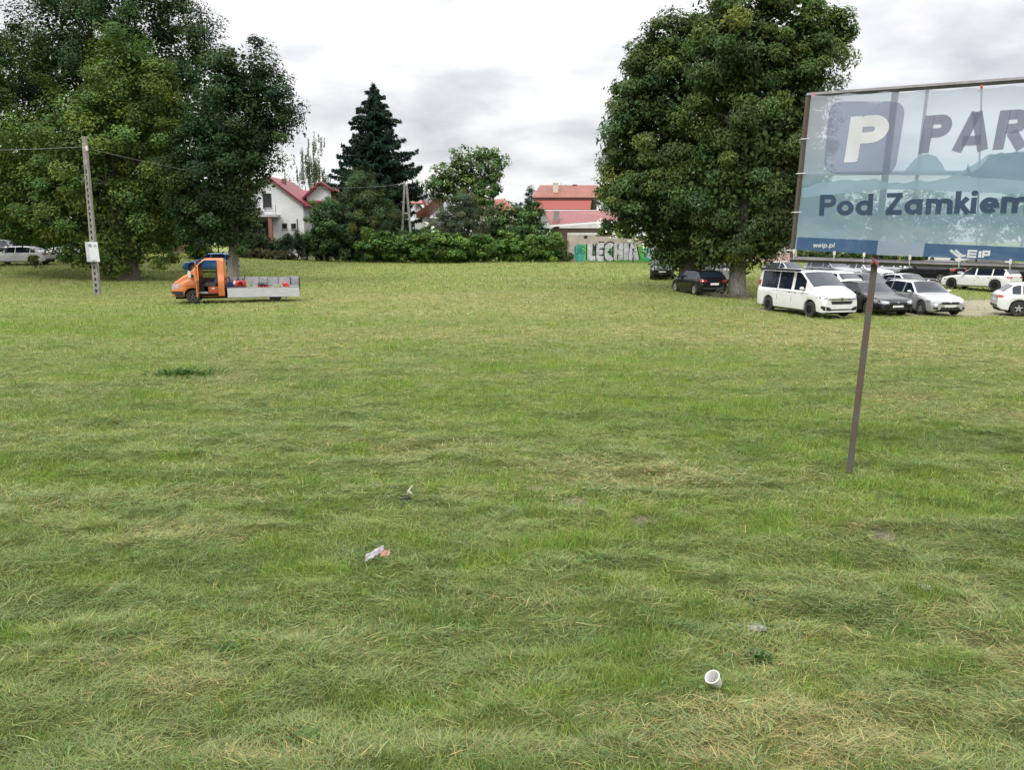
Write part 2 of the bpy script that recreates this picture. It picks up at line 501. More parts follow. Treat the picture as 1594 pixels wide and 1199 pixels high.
broadleaf('edge_tree', 61, -45, [(-30,150,50,60),(-60,90,70,70),(-50,220,65,70),(-55,305,70,42)], (0.05, 0.088, 0.024),
          'dark green tree cut off by the left edge of the photo above the white saloon', group='large trees on the left', trunk_r=0.4, spacing=1.3, per=220, size=0.23)

# ---- the chestnuts on the right
broadleaf('chestnut_tree', 52, 1072, [(1052,80,60,50),(1003,115,48,48),(1068,140,80,85),(982,165,40,50),(1006,235,64,78),(963,295,36,50),(1040,310,95,65),(1090,230,85,95),(985,332,40,28),(1055,362,48,26),(1075,398,55,16),(1052,396,28,12),(1110,80,40,50),(1105,45,34,36),(958,205,30,50),(1120,350,50,50)], (0.062, 0.098, 0.030),
          'broad chestnut tree over the black cars, left one of the pair by the graffiti wall', group='chestnut trees beside the car park', trunk_r=0.65, spacing=1.15, per=350, size=0.215, droop=0.5, aspect=0.42, upb=0.55, nlimb=34)
broadleaf('chestnut_tree', 47, 1147, [(1180,0,80,60),(1255,45,62,65),(1282,62,36,42),(1210,110,80,80),(1238,150,45,60),(1150,100,70,90),(1175,230,80,85),(1245,255,55,75),(1120,290,60,65),(1195,330,62,55),(1150,372,60,30),(1205,375,34,20),(1250,330,50,50),(1175,290,75,60),(1110,388,30,16),(1150,392,50,16)], (0.064, 0.101, 0.031),
          'tall chestnut tree with thick grey trunk, partly behind the banner', group='chestnut trees beside the car park', trunk_r=0.5, spacing=1.1, per=350, size=0.215, droop=0.5, aspect=0.42, upb=0.55, bark='bark_grey', nlimb=34)

# ---- conifers
def spruce(D, px, py_top, py_bot, half_px, label, name='spruce_tree', col=(0.020, 0.040, 0.026), ntier=44, sparse=1.25, pw=0.72):
    base = gx(px, D); top = at(px, py_top, D); s = D / F
    H = top.z - base.z; Rm = half_px * s
    root = empty(name, base, 0, label, 'tree')
    mb = MB(); mb.tube([(0, 0, -.2), (0, 0, H * .5), (0, 0, H)], [0.3, 0.16, 0.02], 8)
    P, T, S, B = [], [], [], []
    zb = at(px, py_bot, D).z - base.z
    for i in range(ntier):
        f = i / (ntier - 1); z = zb + (H - zb) * f ** 0.95
        L0 = Rm * min(1, (1 - f) / .44) ** .92 * random.uniform(0.72, 1.12) + 0.3
        nb = max(5, int(11 - 4 * f))
        for j in range(nb):
            a = 2 * PI * (j + random.random()) / nb
            L = L0 * random.uniform(0.62, 1.12)
            d = np.array([math.cos(a), math.sin(a), 0.0])
            dz = random.uniform(-0.42, -0.18) if f < .75 else random.uniform(-.1, .45)
            q = [np.array([0, 0, z + random.uniform(-.55, .55)]) + d * L * t + np.array([0, 0, dz * L * (t - 0.75 * t * t * t)]) for t in (0, .33, .66, 1)]
            mb.tube([tuple(x) for x in q], [0.05, 0.035, 0.02, 0.01], 4, False)
            k = int(L * 62 * sparse)
            t = rng.random(k) ** 0.8
            w = (0.34 * L * (1 - t) + 0.16)
            side = np.array([-d[1], d[0], 0])
            lat = rng.normal(size=k) * 0.5 * w
            pos = q[0] + d * (L * t)[:, None] + side * lat[:, None] + np.array([0, 0, 1.0]) * (dz * L * (t - .75 * t**3) - np.abs(lat) * .35 - rng.random(k) * 0.38)[:, None]
            P.append(pos)
            tt = d * 0.8 + side * (np.sign(lat) * .8)[:, None] + np.array([0, 0, -0.75]) + rng.normal(size=(k, 3)) * .4
            T.append(unit(tt))
    P = np.concatenate(P); T = np.concatenate(T); k = len(P)
    b = unit(np.cross(T, rng.normal(size=(k, 3))))
    s1 = (0.30 + 0.28 * rng.random(k))[:, None]
    v = np.stack([P - T * s1 * .5, P + b * s1 * .17, P + T * s1 * .5, P - b * s1 * .17], 1).reshape(-1, 3)
    c = np.array(col) * np.clip(1 + .28 * rng.normal(size=k), .4, 1.9)[:, None]
    mb.build('trunk', M['bark'], root, True)
    np_mesh('crown', v, 4, NEEDLE, root, c)
    return root

spruce(97, 590, 136, 396, 67, 'tall dark blue green spruce rising above the pine in the garden')
PINEC = (0.052, 0.080, 0.034)
broadleaf('pine_tree', 87, 560, [(558,292,26,30),(575,320,42,40),(535,335,38,34),(600,355,40,34),(545,372,52,34),(505,372,26,30),(590,390,50,18)], PINEC,
          'bushy grey green pine in front of the dark spruce', spacing=1.0, per=190, size=0.34, aspect=0.14, flat=.8, trunk_r=.25, m=NEEDLE, nlimb=20)
broadleaf('young_walnut', 85, 505, [(500,335,22,26),(515,360,24,26),(497,375,22,20)], (0.05, 0.10, 0.035),
          'small rounded green tree at the right corner of the white house', spacing=.7, per=90, size=.22, trunk_r=.12)
broadleaf('walnut_tree', 104, 728, [(742,262,34,32),(770,250,18,18),(705,275,30,24),(728,300,46,32),(680,290,22,17),(760,285,22,20),(715,245,14,12)], (0.066, 0.118, 0.034),
          'airy walnut tree rising above the garden shrubs in the middle', spacing=1.1, per=62, size=.36, aspect=.5, droop=.3, trunk_r=.3, inner=.05, jit=.14)
broadleaf('grey_pine', 92, 712, [(712,335,34,34),(700,365,30,34),(735,365,26,30)], (0.060, 0.078, 0.045),
          'round grey green pine between the leaning poles and the walnut', spacing=.9, per=170, size=.34, aspect=.13, trunk_r=.2, m=NEEDLE)
broadleaf('garden_tree', 98, 788, [(775,345,32,30),(800,352,26,26),(760,370,30,26)], (0.055, 0.098, 0.03),
          'round leafy tree right of the grey pine', spacing=.9, per=95, size=.28, trunk_r=.2)
broadleaf('garden_tree', 95, 828, [(826,348,22,26),(835,330,10,16),(840,372,26,20),(810,375,30,24)], (0.05, 0.10, 0.03),
          'leafy garden tree covering the left corner of the red roofed house', spacing=.8, per=95, size=.26, trunk_r=.2)
broadleaf('far_treetops', 150, 800, [(800,322,30,8),(770,330,40,12),(840,334,30,9),(735,325,30,14)], (0.04, 0.075, 0.045),
          'low dark band of distant trees below the open sky', spacing=1.2, per=60, size=.45, trunk_r=.2)
broadleaf('young_spruce_far', 120, 822, [(824,310,6,22),(826,330,9,14)], (0.02, 0.05, 0.03),
          'dark conifer tip at the left end of the long red roof', spacing=.6, per=70, size=.3, aspect=.2, trunk_r=.1, m=NEEDLE)

def birch(D, px, lobes, label, per=60, col=(0.075, 0.095, 0.055)):
    base = gx(px, D); L = lobe3(lobes, D)
    root = empty('birch_tree', base, 0, label, 'tree', 'birches far behind the houses')
    b = np.array(base); V = []; Cc = []
    C, O, Rr = clusters(L, 1.3, 0.4)
    top = max(l[0][2] + l[1][2] * .7 for l in L)
    for c in C:
        for _ in range(5):
            p0 = c + rng.normal(size=3) * .6; ln = rng.uniform(1.2, 3.4)
            t = rng.random(per); p = p0 + np.outer(t, [0, 0, -ln]) + rng.normal(size=(per, 3)) * .07
            tt = unit(rng.normal(size=(per, 3)) * .5 + np.array([0, 0, -1])); bb = unit(np.cross(tt, rng.normal(size=(per, 3))))
            s = .2
            V.append(np.stack([p - tt*s*.5, p + bb*s*.3, p + tt*s*.5, p - bb*s*.3], 1).reshape(-1, 3))
            Cc.append(np.array(col) * np.clip(1 + .25 * rng.normal(size=per), .4, 1.8)[:, None])
    tg = [Vector(c - b) for c in C[::2]]
    trunk_mb((0, 0, 0), Vector((0, 0, top - base.z)), .22, tg, limbr=.2).build('trunk', M['bark_grey'], root, True)
    np_mesh('crown', np.concatenate(V) - b, 4, LEAF, root, np.concatenate(Cc))

birch(128, 487, [(486,228,11,18),(482,250,18,22),(492,270,16,18)], 'thin drooping birch against the sky above the red roof ridge')
birch(124, 449, [(449,274,11,9),(446,288,16,14)], 'low birch crown just left of the tall birch, behind the red roof', per=34)
birch(126, 652, [(652,290,9,14),(655,312,12,16)], 'faint birch between the spruce and the walnut', per=34)
birch(126, 690, [(672,296,9,10),(680,310,14,12)], 'pale birch crown just left of the walnut')

# ---- hedges and shrubs along the far edge of the field
def hedge_lobes(x0, x1, yt, yb, step, rnd=3):
    out = []; x = x0
    while x < x1:
        h = (yb - yt) / 2
        out.append((x, (yt + yb) / 2 + random.uniform(-rnd, rnd), step * .9, h + random.uniform(-2, 2))); x += step * .8
    return out
shrub('elder_hedge', 83, 645, hedge_lobes(580, 722, 362, 411, 24), (0.070, 0.135, 0.028), 'bright leafy hedge at the foot of the leaning poles', 'hedge', size=.25, per=120, spacing=.75, upb=.7)
shrub('beech_hedge', 84, 800, hedge_lobes(742, 868, 364, 411, 24), (0.076, 0.142, 0.028), 'clipped bright green hedge ending at the graffiti wall', 'hedge', size=.22, per=130, spacing=.7, upb=.7)
shrub('low_hedge', 84.5, 730, hedge_lobes(712, 752, 384, 410, 18), (0.045, 0.09, 0.025), 'lower dip of dark hedge between the two bright hedges', 'hedge', size=.22, per=130, spacing=.65)
shrub('hedge_corner_bush', 84, 872, [(872,398,16,12)], (0.045, 0.085, 0.02), 'small dark bush at the left end of the graffiti wall', size=.2, spacing=.5)
for i, px in enumerate(range(388, 560, 15)):
    lab = ['thuja directly under the balcony of the white house', 'thuja under the brick pillar of the white house'][i] if i < 2 else \
        'dark clipped thuja in the row before the white house, %s from the left' % ['third','fourth','fifth','sixth','seventh','eighth','ninth','tenth','eleventh','twelfth'][i - 2]
    tt = random.uniform(361, 372)
    shrub('thuja', 86, px, [(px, (tt + 402) / 2 + 4, 10, (402 - tt) / 2 + 4), (px, tt + 10, 7, 10)], (0.018, 0.038, 0.014), lab, 'hedge shrub', 'thuja row before the white house', size=.16, per=150, spacing=.55, aspect=.3, flat=1.1)
shrub('brown_bush', 85, 415, [(410,396,20,8),(440,398,18,7),(385,396,18,8)], (0.07, 0.062, 0.03), 'low brownish dry bush below the thujas', size=.18, spacing=.5)
for px, py, rx, ry, D, c, lab in [(300,385,22,16,80,(0.06,0.11,0.02),'yellow green bush right of the wooden gate'), (225,392,20,14,84,(0.03,0.06,0.02),'dark bush left of the brick gate pillar'),
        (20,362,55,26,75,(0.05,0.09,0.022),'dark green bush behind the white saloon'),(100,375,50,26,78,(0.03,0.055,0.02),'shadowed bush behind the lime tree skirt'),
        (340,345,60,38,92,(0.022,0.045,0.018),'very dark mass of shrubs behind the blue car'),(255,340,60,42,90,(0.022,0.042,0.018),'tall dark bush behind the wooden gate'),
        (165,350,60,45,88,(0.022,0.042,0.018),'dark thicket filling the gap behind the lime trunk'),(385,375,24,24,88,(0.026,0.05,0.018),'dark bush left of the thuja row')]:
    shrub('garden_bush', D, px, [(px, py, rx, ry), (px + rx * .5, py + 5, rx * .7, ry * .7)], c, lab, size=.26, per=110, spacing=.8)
def flowers(n, s=.12):
    def f(root, C, O, b):
        i = rng.choice(len(C), n); p = C[i] - b + O[i] * .35 + rng.normal(size=(n, 3)) * .3
        p = np.repeat(p, 5, 0) + rng.normal(size=(n * 5, 3)) * .07
        nn = unit(rng.normal(size=(len(p), 3)) + np.array([0, -.6, .8])); t = unit(np.cross(nn, rng.normal(size=(len(p), 3)))); bb = np.cross(nn, t)
        v = np.stack([p - t*s*.5, p + bb*s*.5, p + t*s*.5, p - bb*s*.5], 1).reshape(-1, 3)
        np_mesh('blossom', v, 4, M['flower'], root)
    return f
shrub('elder_bush', 81, 985, [(945,359,15,5),(975,363,20,6),(1010,374,20,8),(1035,382,14,8)], (0.085,0.13,0.03), 'flowering elder hanging over the top of the graffiti wall', size=.18, per=90, spacing=.4, extra=flowers(120, .18))
shrub('elder_bush', 84, 657, [(657,366,14,9),(668,371,10,7)], (0.05,0.1,0.03), 'small white flowering elder on the hedge beside the leaning poles', spacing=.5, extra=flowers(14, .26))
shrub('purple_leaved_bush', 83, 278, [(276,362,9,9)], (0.16, 0.03, 0.025), 'small red leaved bush above the wooden gate', spacing=.5, per=60)
shrub('round_shrub', 61.5, 55, [(55,405,8,6.5)], (0.10, 0.12, 0.03), 'small ball shaped yellowish shrub in front of the rear wheel of the white saloon', size=.09, per=150, spacing=.18, aspect=.5)
shrub('far_hedge', 92, 1300, hedge_lobes(1175, 1780, 392, 408, 34), (0.045,0.085,0.022), 'long dark hedge at the back of the car park', 'hedge', size=.26, per=90, spacing=.8)
for px, lab in ((1440, 'leafy tree at the back of the car park seen through the middle of the banner'), (1590, 'leafy tree behind the right part of the banner'), (1330, 'leafy tree behind the left part of the banner')):
    D = 98 + (px % 7)
    broadleaf('car_park_tree', D, px, [(px, 330, 50, 40), (px + 35, 355, 45, 30), (px - 38, 350, 42, 34)], (0.05,0.085,0.027), lab, 'tree', 'trees behind the car park', spacing=1.5, per=80, size=.36, trunk_r=.25)

# ------------------------------------------------------------------ ground
def lines(lo, hi, s0, center_lo, center_hi, g):
    mid = list(np.arange(center_lo, center_hi, s0))
    out = []; x = center_hi; s = s0
    while x < hi: out.append(x); s *= g; x += s
    out.append(hi); neg = []; x = center_lo; s = s0
    while True:
        s *= g; x -= s
        if x < lo: neg.append(lo); break
        neg.append(x)
    return np.array(neg[::-1] + mid + out)

def relief(x, y):
    "cut grass lying in wind-rows and tufts: real height of the turf"
    f1 = 1 / (1 + (np.maximum(y, 0) / 15) ** 2); f2 = 1 / (1 + (np.maximum(y, 0) / 13) ** 3)
    wx = x + 0.5 * fbm(x * .7, y * .7, 5, 2)
    a = fbm(wx * 1.0, y * 2.0, 1, 3); b = fbm(wx * 3.0, y * 5.2, 2, 3)
    r = 1 - np.abs(2 * fbm(x * 1.3, y * 2.6, 9, 2) - 1) * 2.2
    pile = sm((fbm(x * 1.5, y * 2.4, 91, 3) - .585) / .12) * .065 / (1 + (np.maximum(y, 0) / 34) ** 4)
    return pile + (a - .5) * 0.17 * (.12 + .88 * f1) + ((b - .5) * 0.115 + np.clip(r, 0, 1) * 0.035) * f2 + (fbm(x * .12, y * .12, 3, 2) - .5) * 0.16

DIRT = []   # bare patches: (x, y, rx, ry)
for px, py, rx, ry in [(895,781,20,7),(1003,813,28,8),(1372,835,22,7),(1155,844,16,4),(1437,912,18,5),(830,760,14,4)]:
    p = gp(px, py); k = p.y / F
    DIRT.append((p.x, p.y, rx * k, ry * k * p.y / 3.0))
LOT = [(gx(1180, 36.3).x, 33.5, 46.5)]

def dirtmask(x, y):
    m = np.zeros_like(x)
    for dx, dy, rx, ry in DIRT:
        q = ((x - dx) / rx) ** 2 + ((y - dy) / ry) ** 2 + (fbm(x * 5, y * 5, 4, 2) - .5) * 1.2
        m = np.maximum(m, sm((1.25 - q) / .6))
    return m

def lotmask(x, y):
    "gravel track through the car park"
    w = (fbm(x * .35, y * .5, 6, 3) - .5) * 5.0 + (fbm(x * 1.6, y * 2.2, 8, 2) - .5) * 1.5
    a = sm((x - 17.5 + w * .4) / 1.5) * sm((y - 34.8 + w * .35) / 1.2) * sm((46.0 - y + w * .4) / 1.6)
    b = sm((x - 9.5 + w) / 2.0) * sm((19 - x) / 2) * sm((y - 36.3 + w * .25) / .8) * sm((39.6 - y + w * .25) / .8) * .75
    return np.clip(np.maximum(a, b), 0, 1)

xs = lines(-900, 900, 0.075, -6.5, 8.0, 1.03)
ys = lines(-120, 1800, 0.07, 3.2, 13.5, 1.021)
X, Y = np.meshgrid(xs, ys)
Z = terr(X, Y) + relief(X, Y) * (1 - .9 * dirtmask(X, Y)) * (1 - .8 * lotmask(X, Y)) - 0.02
nx, ny = len(xs), len(ys)
print('ground', nx, ny)
me = bpy.data.meshes.new('ground')
me.vertices.add(nx * ny); me.vertices.foreach_set('co', np.stack([X, Y, Z], -1).astype(np.float32).ravel())
i0 = (np.arange(ny - 1)[:, None] * nx + np.arange(nx - 1)[None, :]).ravel()
q = np.stack([i0, i0 + 1, i0 + 1 + nx, i0 + nx], 1).astype(np.int32)
me.loops.add(q.size); me.loops.foreach_set('vertex_index', q.ravel())
me.polygons.add(len(q)); me.polygons.foreach_set('loop_start', np.arange(0, q.size, 4, dtype=np.int32))
me.update(calc_edges=True); me.polygons.foreach_set('use_smooth', np.ones(len(q), bool))

# colour zones of the turf, shared by ground sheet and blades
ZONES = []
for px, py, rx, ry, dry, lush in [(1300,520,330,34,.75,0),(1010,745,230,32,.75,0),(700,700,150,30,.35,0),(1250,1120,420,70,.95,0),(420,560,150,24,.3,0),(780,520,420,20,.35,0),
        (960,620,240,40,0,.7),(1290,680,300,50,0,.55),(750,850,260,60,0,.5),(1000,1065,110,22,0,1.0),(380,900,320,70,0,.45),(1500,800,250,50,0,.4),(90,500,260,26,0,.3),
        (300,1060,120,40,.7,0),(480,1000,110,30,.5,0),(420,1190,110,22,.9,0),(650,465,420,14,.45,0),(220,840,80,16,.5,0),(1560,1020,80,60,.6,0),(1180,820,60,30,0,.8),(1180,1180,300,40,.6,0)]:
    p = gp(px, py); k = p.y / F
    ZONES.append((p.x, p.y, rx * k, ry * k * p.y / 3.0 , dry, lush))

def dryness(x, y):
    d = np.clip((fbm(x * .22, y * .45, 11, 4) - .5) * 3.2, 0, 1) * .42 + np.clip((fbm(x * .9, y * 1.6, 15, 3) - .54) * 3.2, 0, 1) * .4
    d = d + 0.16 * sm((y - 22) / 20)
    for zx, zy, rx, ry, dr, lu in ZONES:
        g = np.exp(-(((x - zx) / rx) ** 2 + ((y - zy) / ry) ** 2) * 1.4)
        d = d + g * dr * (.35 + 1.1 * fbm(x * 1.4, y * 2.8, 21, 3)) - g * lu * .6
    return np.clip(d, 0, 1)
def lushness(x, y):
    l = np.clip((fbm(x * 3.2, y * 4.6, 37, 2) - .60) * 5, 0, 1) * .7 * (y < 30) + np.clip((fbm(x * .35, y * .8, 31, 3) - .52) * 3.5, 0, 1) * .5 + np.clip((fbm(x * 1.6, y * 2.6, 35, 2) - .62) * 4.5, 0, 1) * .7
    for zx, zy, rx, ry, dr, lu in ZONES:
        g = np.exp(-(((x - zx) / rx) ** 2 + ((y - zy) / ry) ** 2) * 1.4)
        l = l + g * lu * (.15 + .9 * fbm(x * 1.8, y * 3, 25, 3)) - g * dr * .6
    return np.clip(l, 0, 1)

CG = np.array([0.198, 0.236, 0.076]); CS = np.array([0.345, 0.305, 0.135]); CL = np.array([0.178, 0.262, 0.044]); CDK = np.array([0.100, 0.158, 0.042])  # CDK: dark green patches, also painted crevice shade
def turfcol(x, y):
    d = dryness(x, y)[..., None]; l = lushness(x, y)[..., None]
    k = np.clip((fbm(x * .8, y * 1.9, 41, 3) - .5) * 3, 0, 1)[..., None] * (1 - .6 * sm((y - 14) / 20))[..., None]
    k = np.clip(k + .3 * sm((fbm(x * 1.5, y * 2.4, 91, 3) - .575) / .1)[..., None], 0, 1)
    c = CG * (1 - l) + CL * l
    c = c * (1 - .6 * k) + CDK * .6 * k
    return c * (1 - d * .5) + CS * d * .5

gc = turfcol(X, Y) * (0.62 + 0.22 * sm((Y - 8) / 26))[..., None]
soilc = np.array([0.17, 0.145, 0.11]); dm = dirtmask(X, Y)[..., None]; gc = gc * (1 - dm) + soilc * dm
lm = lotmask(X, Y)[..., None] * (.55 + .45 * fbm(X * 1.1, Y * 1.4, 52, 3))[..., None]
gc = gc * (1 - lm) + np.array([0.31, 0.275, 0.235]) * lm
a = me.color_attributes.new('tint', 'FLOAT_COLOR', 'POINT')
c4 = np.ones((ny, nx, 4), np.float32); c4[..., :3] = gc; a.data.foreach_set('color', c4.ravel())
m, nt, out = newmat('turf')
b = N(nt, 'ShaderNodeBsdfPrincipled'); b.inputs['Roughness'].default_value = .95; b.inputs['Specular IOR Level'].default_value = .1
at1 = N(nt, 'ShaderNodeAttribute', attribute_name='tint')
f1 = noise(nt, 9, 6, .7, stretch=(1, 1.8, 1)); r1 = ramp(nt, f1, [(.28, (.6, .6, .6)), (.5, (.97, .97, .97)), (.72, (1.3, 1.3, 1.25))])
c1 = mixrgb(nt, 1, at1.outputs['Color'], r1, 'MULTIPLY')
f2 = noise(nt, 1.1, 5, .65, stretch=(.6, 1.5, 1)); r2 = ramp(nt, f2, [(.3, (.72, .78, .7)), (.65, (1.2, 1.12, 1.1))])
c2 = mixrgb(nt, 1, c1, r2, 'MULTIPLY')
nt.links.new(c2, b.inputs['Base Color'])
bp = N(nt, 'ShaderNodeBump'); bp.inputs['Strength'].default_value = 1; bp.inputs['Distance'].default_value = .06
nt.links.new(noise(nt, 14, 6, .75, stretch=(1, 1.6, 1)), bp.inputs['Height']); nt.links.new(bp.outputs[0], b.inputs['Normal'])
nt.links.new(b.outputs[0], out.inputs[0])
me.materials.append(m)
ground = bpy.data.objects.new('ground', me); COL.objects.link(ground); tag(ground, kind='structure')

# ---- blades of grass and hay: one stuff object
def gheight(x, y):
    return terr(x, y) + relief(x, y) * (1 - .9 * dirtmask(x, y)) * (1 - .8 * lotmask(x, y)) - 0.02

def blades(y0, y1, dens, lmin, lmax, wid, seg2, lie=.75, pads=1.2):
    """random blades between depths y0..y1"""
    hw = .70 * y1 + pads
    n = int(dens * (y1 - y0) * 2 * hw)
    y = rng.uniform(y0, y1, n); x = rng.uniform(-hw, hw, n)
    k = (np.abs(x) < .70 * y + pads)
    x, y = x[k], y[k]
    k = (rng.random(len(x)) > .93 * dirtmask(x, y)) & (rng.random(len(x)) > lotmask(x, y) * .95)
    # patchy thickness
    k &= rng.random(len(x)) < (.45 + 1.1 * fbm(x * 1.5, y * 3, 61, 2))
    x, y = x[k], y[k]; n = len(x)
    d = dryness(x, y); l = lushness(x, y)
    kk = np.clip((fbm(x * .8, y * 1.9, 41, 3) - .5) * 3, 0, 1) * (1 - .6 * sm((y - 14) / 20))
    kk = np.clip(kk + .35 * sm((fbm(x * 1.5, y * 2.4, 91, 3) - .575) / .1) * (y < 45), 0, 1)
    kk = np.clip(kk + np.clip((fbm(x * 2.6, y * 3.8, 45, 3) - .55) * 5, 0, 1) * .8 * (1 - sm((y - 12) / 14)), 0, 1)  # blades coloured darker to stand in for shaded crevices between clumps
    lying = rng.random(n) < np.clip(lie + .3 * d - .75 * l, .08, .97)
    L = rng.uniform(lmin, lmax, n) * np.where(lying, 1.0, .62 + .35 * l)
    ang = 2 * PI * fbm(x * 1.1, y * 1.5, 71, 3) * 2.4 + rng.normal(size=n) * np.where(lying, 1.15, 2.0)
    el = np.where(lying, np.abs(rng.normal(size=n)) * .2 + .03, rng.uniform(.65, 1.5, n))
    dx = np.cos(ang) * np.cos(el); dy = np.sin(ang) * np.cos(el); dz = np.sin(el)
    z = gheight(x, y) + np.where(lying, rng.random(n) ** 2 * .045, -.005)
    P0 = np.stack([x, y, z], 1); D = np.stack([dx, dy, dz], 1)
    side = unit(np.stack([-D[:, 1], D[:, 0], np.zeros(n)], 1) + rng.normal(size=(n, 3)) * .35)
    W = (wid * rng.uniform(.55, 1.35, n))[:, None]
    straw = rng.random(n) < np.clip(.03 + .62 * d * np.where(lying, 1, .35), 0, .92)
    c = CG * (1 - l[:, None]) + CL * l[:, None]
    c = c * (1 - .7 * kk[:, None]) + CDK * .7 * kk[:, None]
    c[straw] = CS
    c = c * np.clip(1 + (.30 - .14 * min(1, y0 / 30)) * rng.normal(size=n), .35, 2.0)[:, None]
    c[:, 0] *= np.clip(1 + .14 * rng.normal(size=n), .6, 1.5)
    hay = lying & (rng.random(n) < .22); c[hay] = c[hay] * .55 + np.array([.26, .29, .17]) * .45
    Lc = L[:, None]
    if seg2:
        curl = rng.normal(size=(n, 3)) * .28; curl[:, 2] = -np.abs(curl[:, 2]) * np.where(lying, .3, 1.2)
        m1 = P0 + D * Lc * .5
        tip = m1 + unit(D + curl * 1.2) * Lc * .5
        tip[:, 2] = np.maximum(tip[:, 2], gheight(tip[:, 0], tip[:, 1]) + .004)
        v = np.stack([P0 - side * W * .5, P0 + side * W * .5, m1 + side * W * .42, m1 - side * W * .42,
                      m1 - side * W * .42, m1 + side * W * .42, tip + side * W * .08, tip - side * W * .08], 1).reshape(-1, 3)
        return v, np.repeat(c, 2, 0)
    m1 = P0 + D * Lc * .45
    tip = P0 + unit(D + np.array([0, 0, -.15])) * Lc
    v = np.stack([P0 - side * W * .5, P0 + side * W * .5, tip + side * W * .12, tip - side * W * .12], 1).reshape(-1, 3)
    return v, c

V, Cc = [], []
for a_ in [(3.3, 5.5, 7600, .035, .17, .0036, True), (5.5, 8.5, 4800, .04, .18, .0048, True), (8.5, 13, 2400, .05, .18, .0070, True),
           (13, 20, 850, .06, .19, .011, False), (20, 32, 290, .09, .24, .019, False), (32, 50, 95, .10, .26, .032, False, .7), (50, 88, 34, .14, .32, .055, False, .6)]:
    v, c = blades(*a_); V.append(v); Cc.append(c); print('blades', a_[:2], len(c))
# small round leaves of clover and plantain between the blades
n = 30000; y = 3.3 + 12 * rng.random(n) ** 1.3; x = rng.uniform(-1, 1, n) * (.7 * y + 1.2)
k = (fbm(x * 1.2, y * 1.8, 81, 3) > .50) & (dirtmask(x, y) < .4); x, y = x[k], y[k]; n = len(x)
P0 = np.stack([x, y, gheight(x, y) + rng.random(n) * .05], 1)
nn = unit(rng.normal(size=(n, 3)) * .5 + np.array([0, 0, 1])); t = unit(np.cross(nn, rng.normal(size=(n, 3)))); b_ = np.cross(nn, t)
s = rng.uniform(.009, .022, n)[:, None]; s2 = s * rng.uniform(.5, 1, n)[:, None]
V.append(np.stack([P0 - t * s, P0 + b_ * s2 * .6, P0 + t * s, P0 - b_ * s2 * .6], 1).reshape(-1, 3))
Cc.append(np.array([.10, .165, .05]) * np.clip(1 + .3 * rng.normal(size=n), .4, 1.8)[:, None])
g = np_mesh('grass', np.concatenate(V), 4, GRASSM, None, np.concatenate(Cc))
tag(g, 'freshly cut grass and drying hay covering the whole field', 'grass', kind='stuff')
V = Cc = None
# ------------------------------------------------------------------ cars
def smooth_interp(x, pts, w=0.05):
    xs_ = [p[0] for p in pts]; ys_ = [p[1] for p in pts]
    o = np.linspace(-w, w, 7)
    return float(np.mean(np.interp(x + o, xs_, ys_)))

FR = [0, .06, .3, .55, .8, 1.0]
def car_grid(P, dense=0.07):
    """P: dict L half lengths, top, belt, sill, w profiles, wheels. Returns verts grid and stations"""
    x0, x1 = P['x0'], P['x1']
    xs_ = set(np.round(np.arange(x0, x1, dense), 3)) | {x0, x1}
    for e in (.02, .05): xs_ |= {x0 + e, x1 - e}
    for xw in (P['xr'], P['xf']):
        for t in np.linspace(-1, 1, 17): xs_.add(round(xw + P['ra'] * t, 3))
    for k in ('win', 'seam'):
        for w in P.get(k, []):
            for e in (w if isinstance(w, (tuple, list)) else (w,)): xs_.add(round(e, 3))
    for e in ('ws0', 'ws1', 'rw0', 'rw1'):
        if e in P: xs_.add(round(P[e], 3))
    xs_ = sorted(x for x in xs_ if x0 <= x <= x1)
    rows = []
    for x in xs_:
        w = smooth_interp(x, P['w'], .03); zt = smooth_interp(x, P['top'], .05); zb_ = smooth_interp(x, P['belt'], .03)
        zb_ = min(zb_, zt - 0.015)
        z0 = smooth_interp(x, P['sill'], .02)
        for xw in (P['xr'], P['xf']):
            q = P['ra'] ** 2 - (x - xw) ** 2
            if q > 0: z0 = max(z0, P['rz'] + math.sqrt(q))
        z0 = min(z0, zb_ - .05)
        half = []
        tuck = (-.09, -.015, 0, .0, -.012, -.035)
        for f, t in zip(FR, tuck): half.append((w + t, z0 + f * (zb_ - z0)))
        h = zt - zb_; wr = w - .05 - P['tumble'] * h
        e = min(.06, h * .4)
        zs = zb_ + min(.02, h * .2)
        half.append((w - .05, zs))
        for f in (.35, .7, 1.0):
            z = zs + (zt - e - zs) * f
            half.append((w - .05 - P['tumble'] * (z - zb_), z))
        half.append((wr - .05, zt - e * .35))
        half.append((wr - .16, zt - e * .05))
        half.append((wr * .5, zt + P.get('crown', .02) * .7))
        half.append((0.0, zt + P.get('crown', .02)))
        ring = [(x, y, z) for y, z in half] + [(x, -y, z) for y, z in half[-2::-1]]
        rows.append(ring)
    return xs_, rows

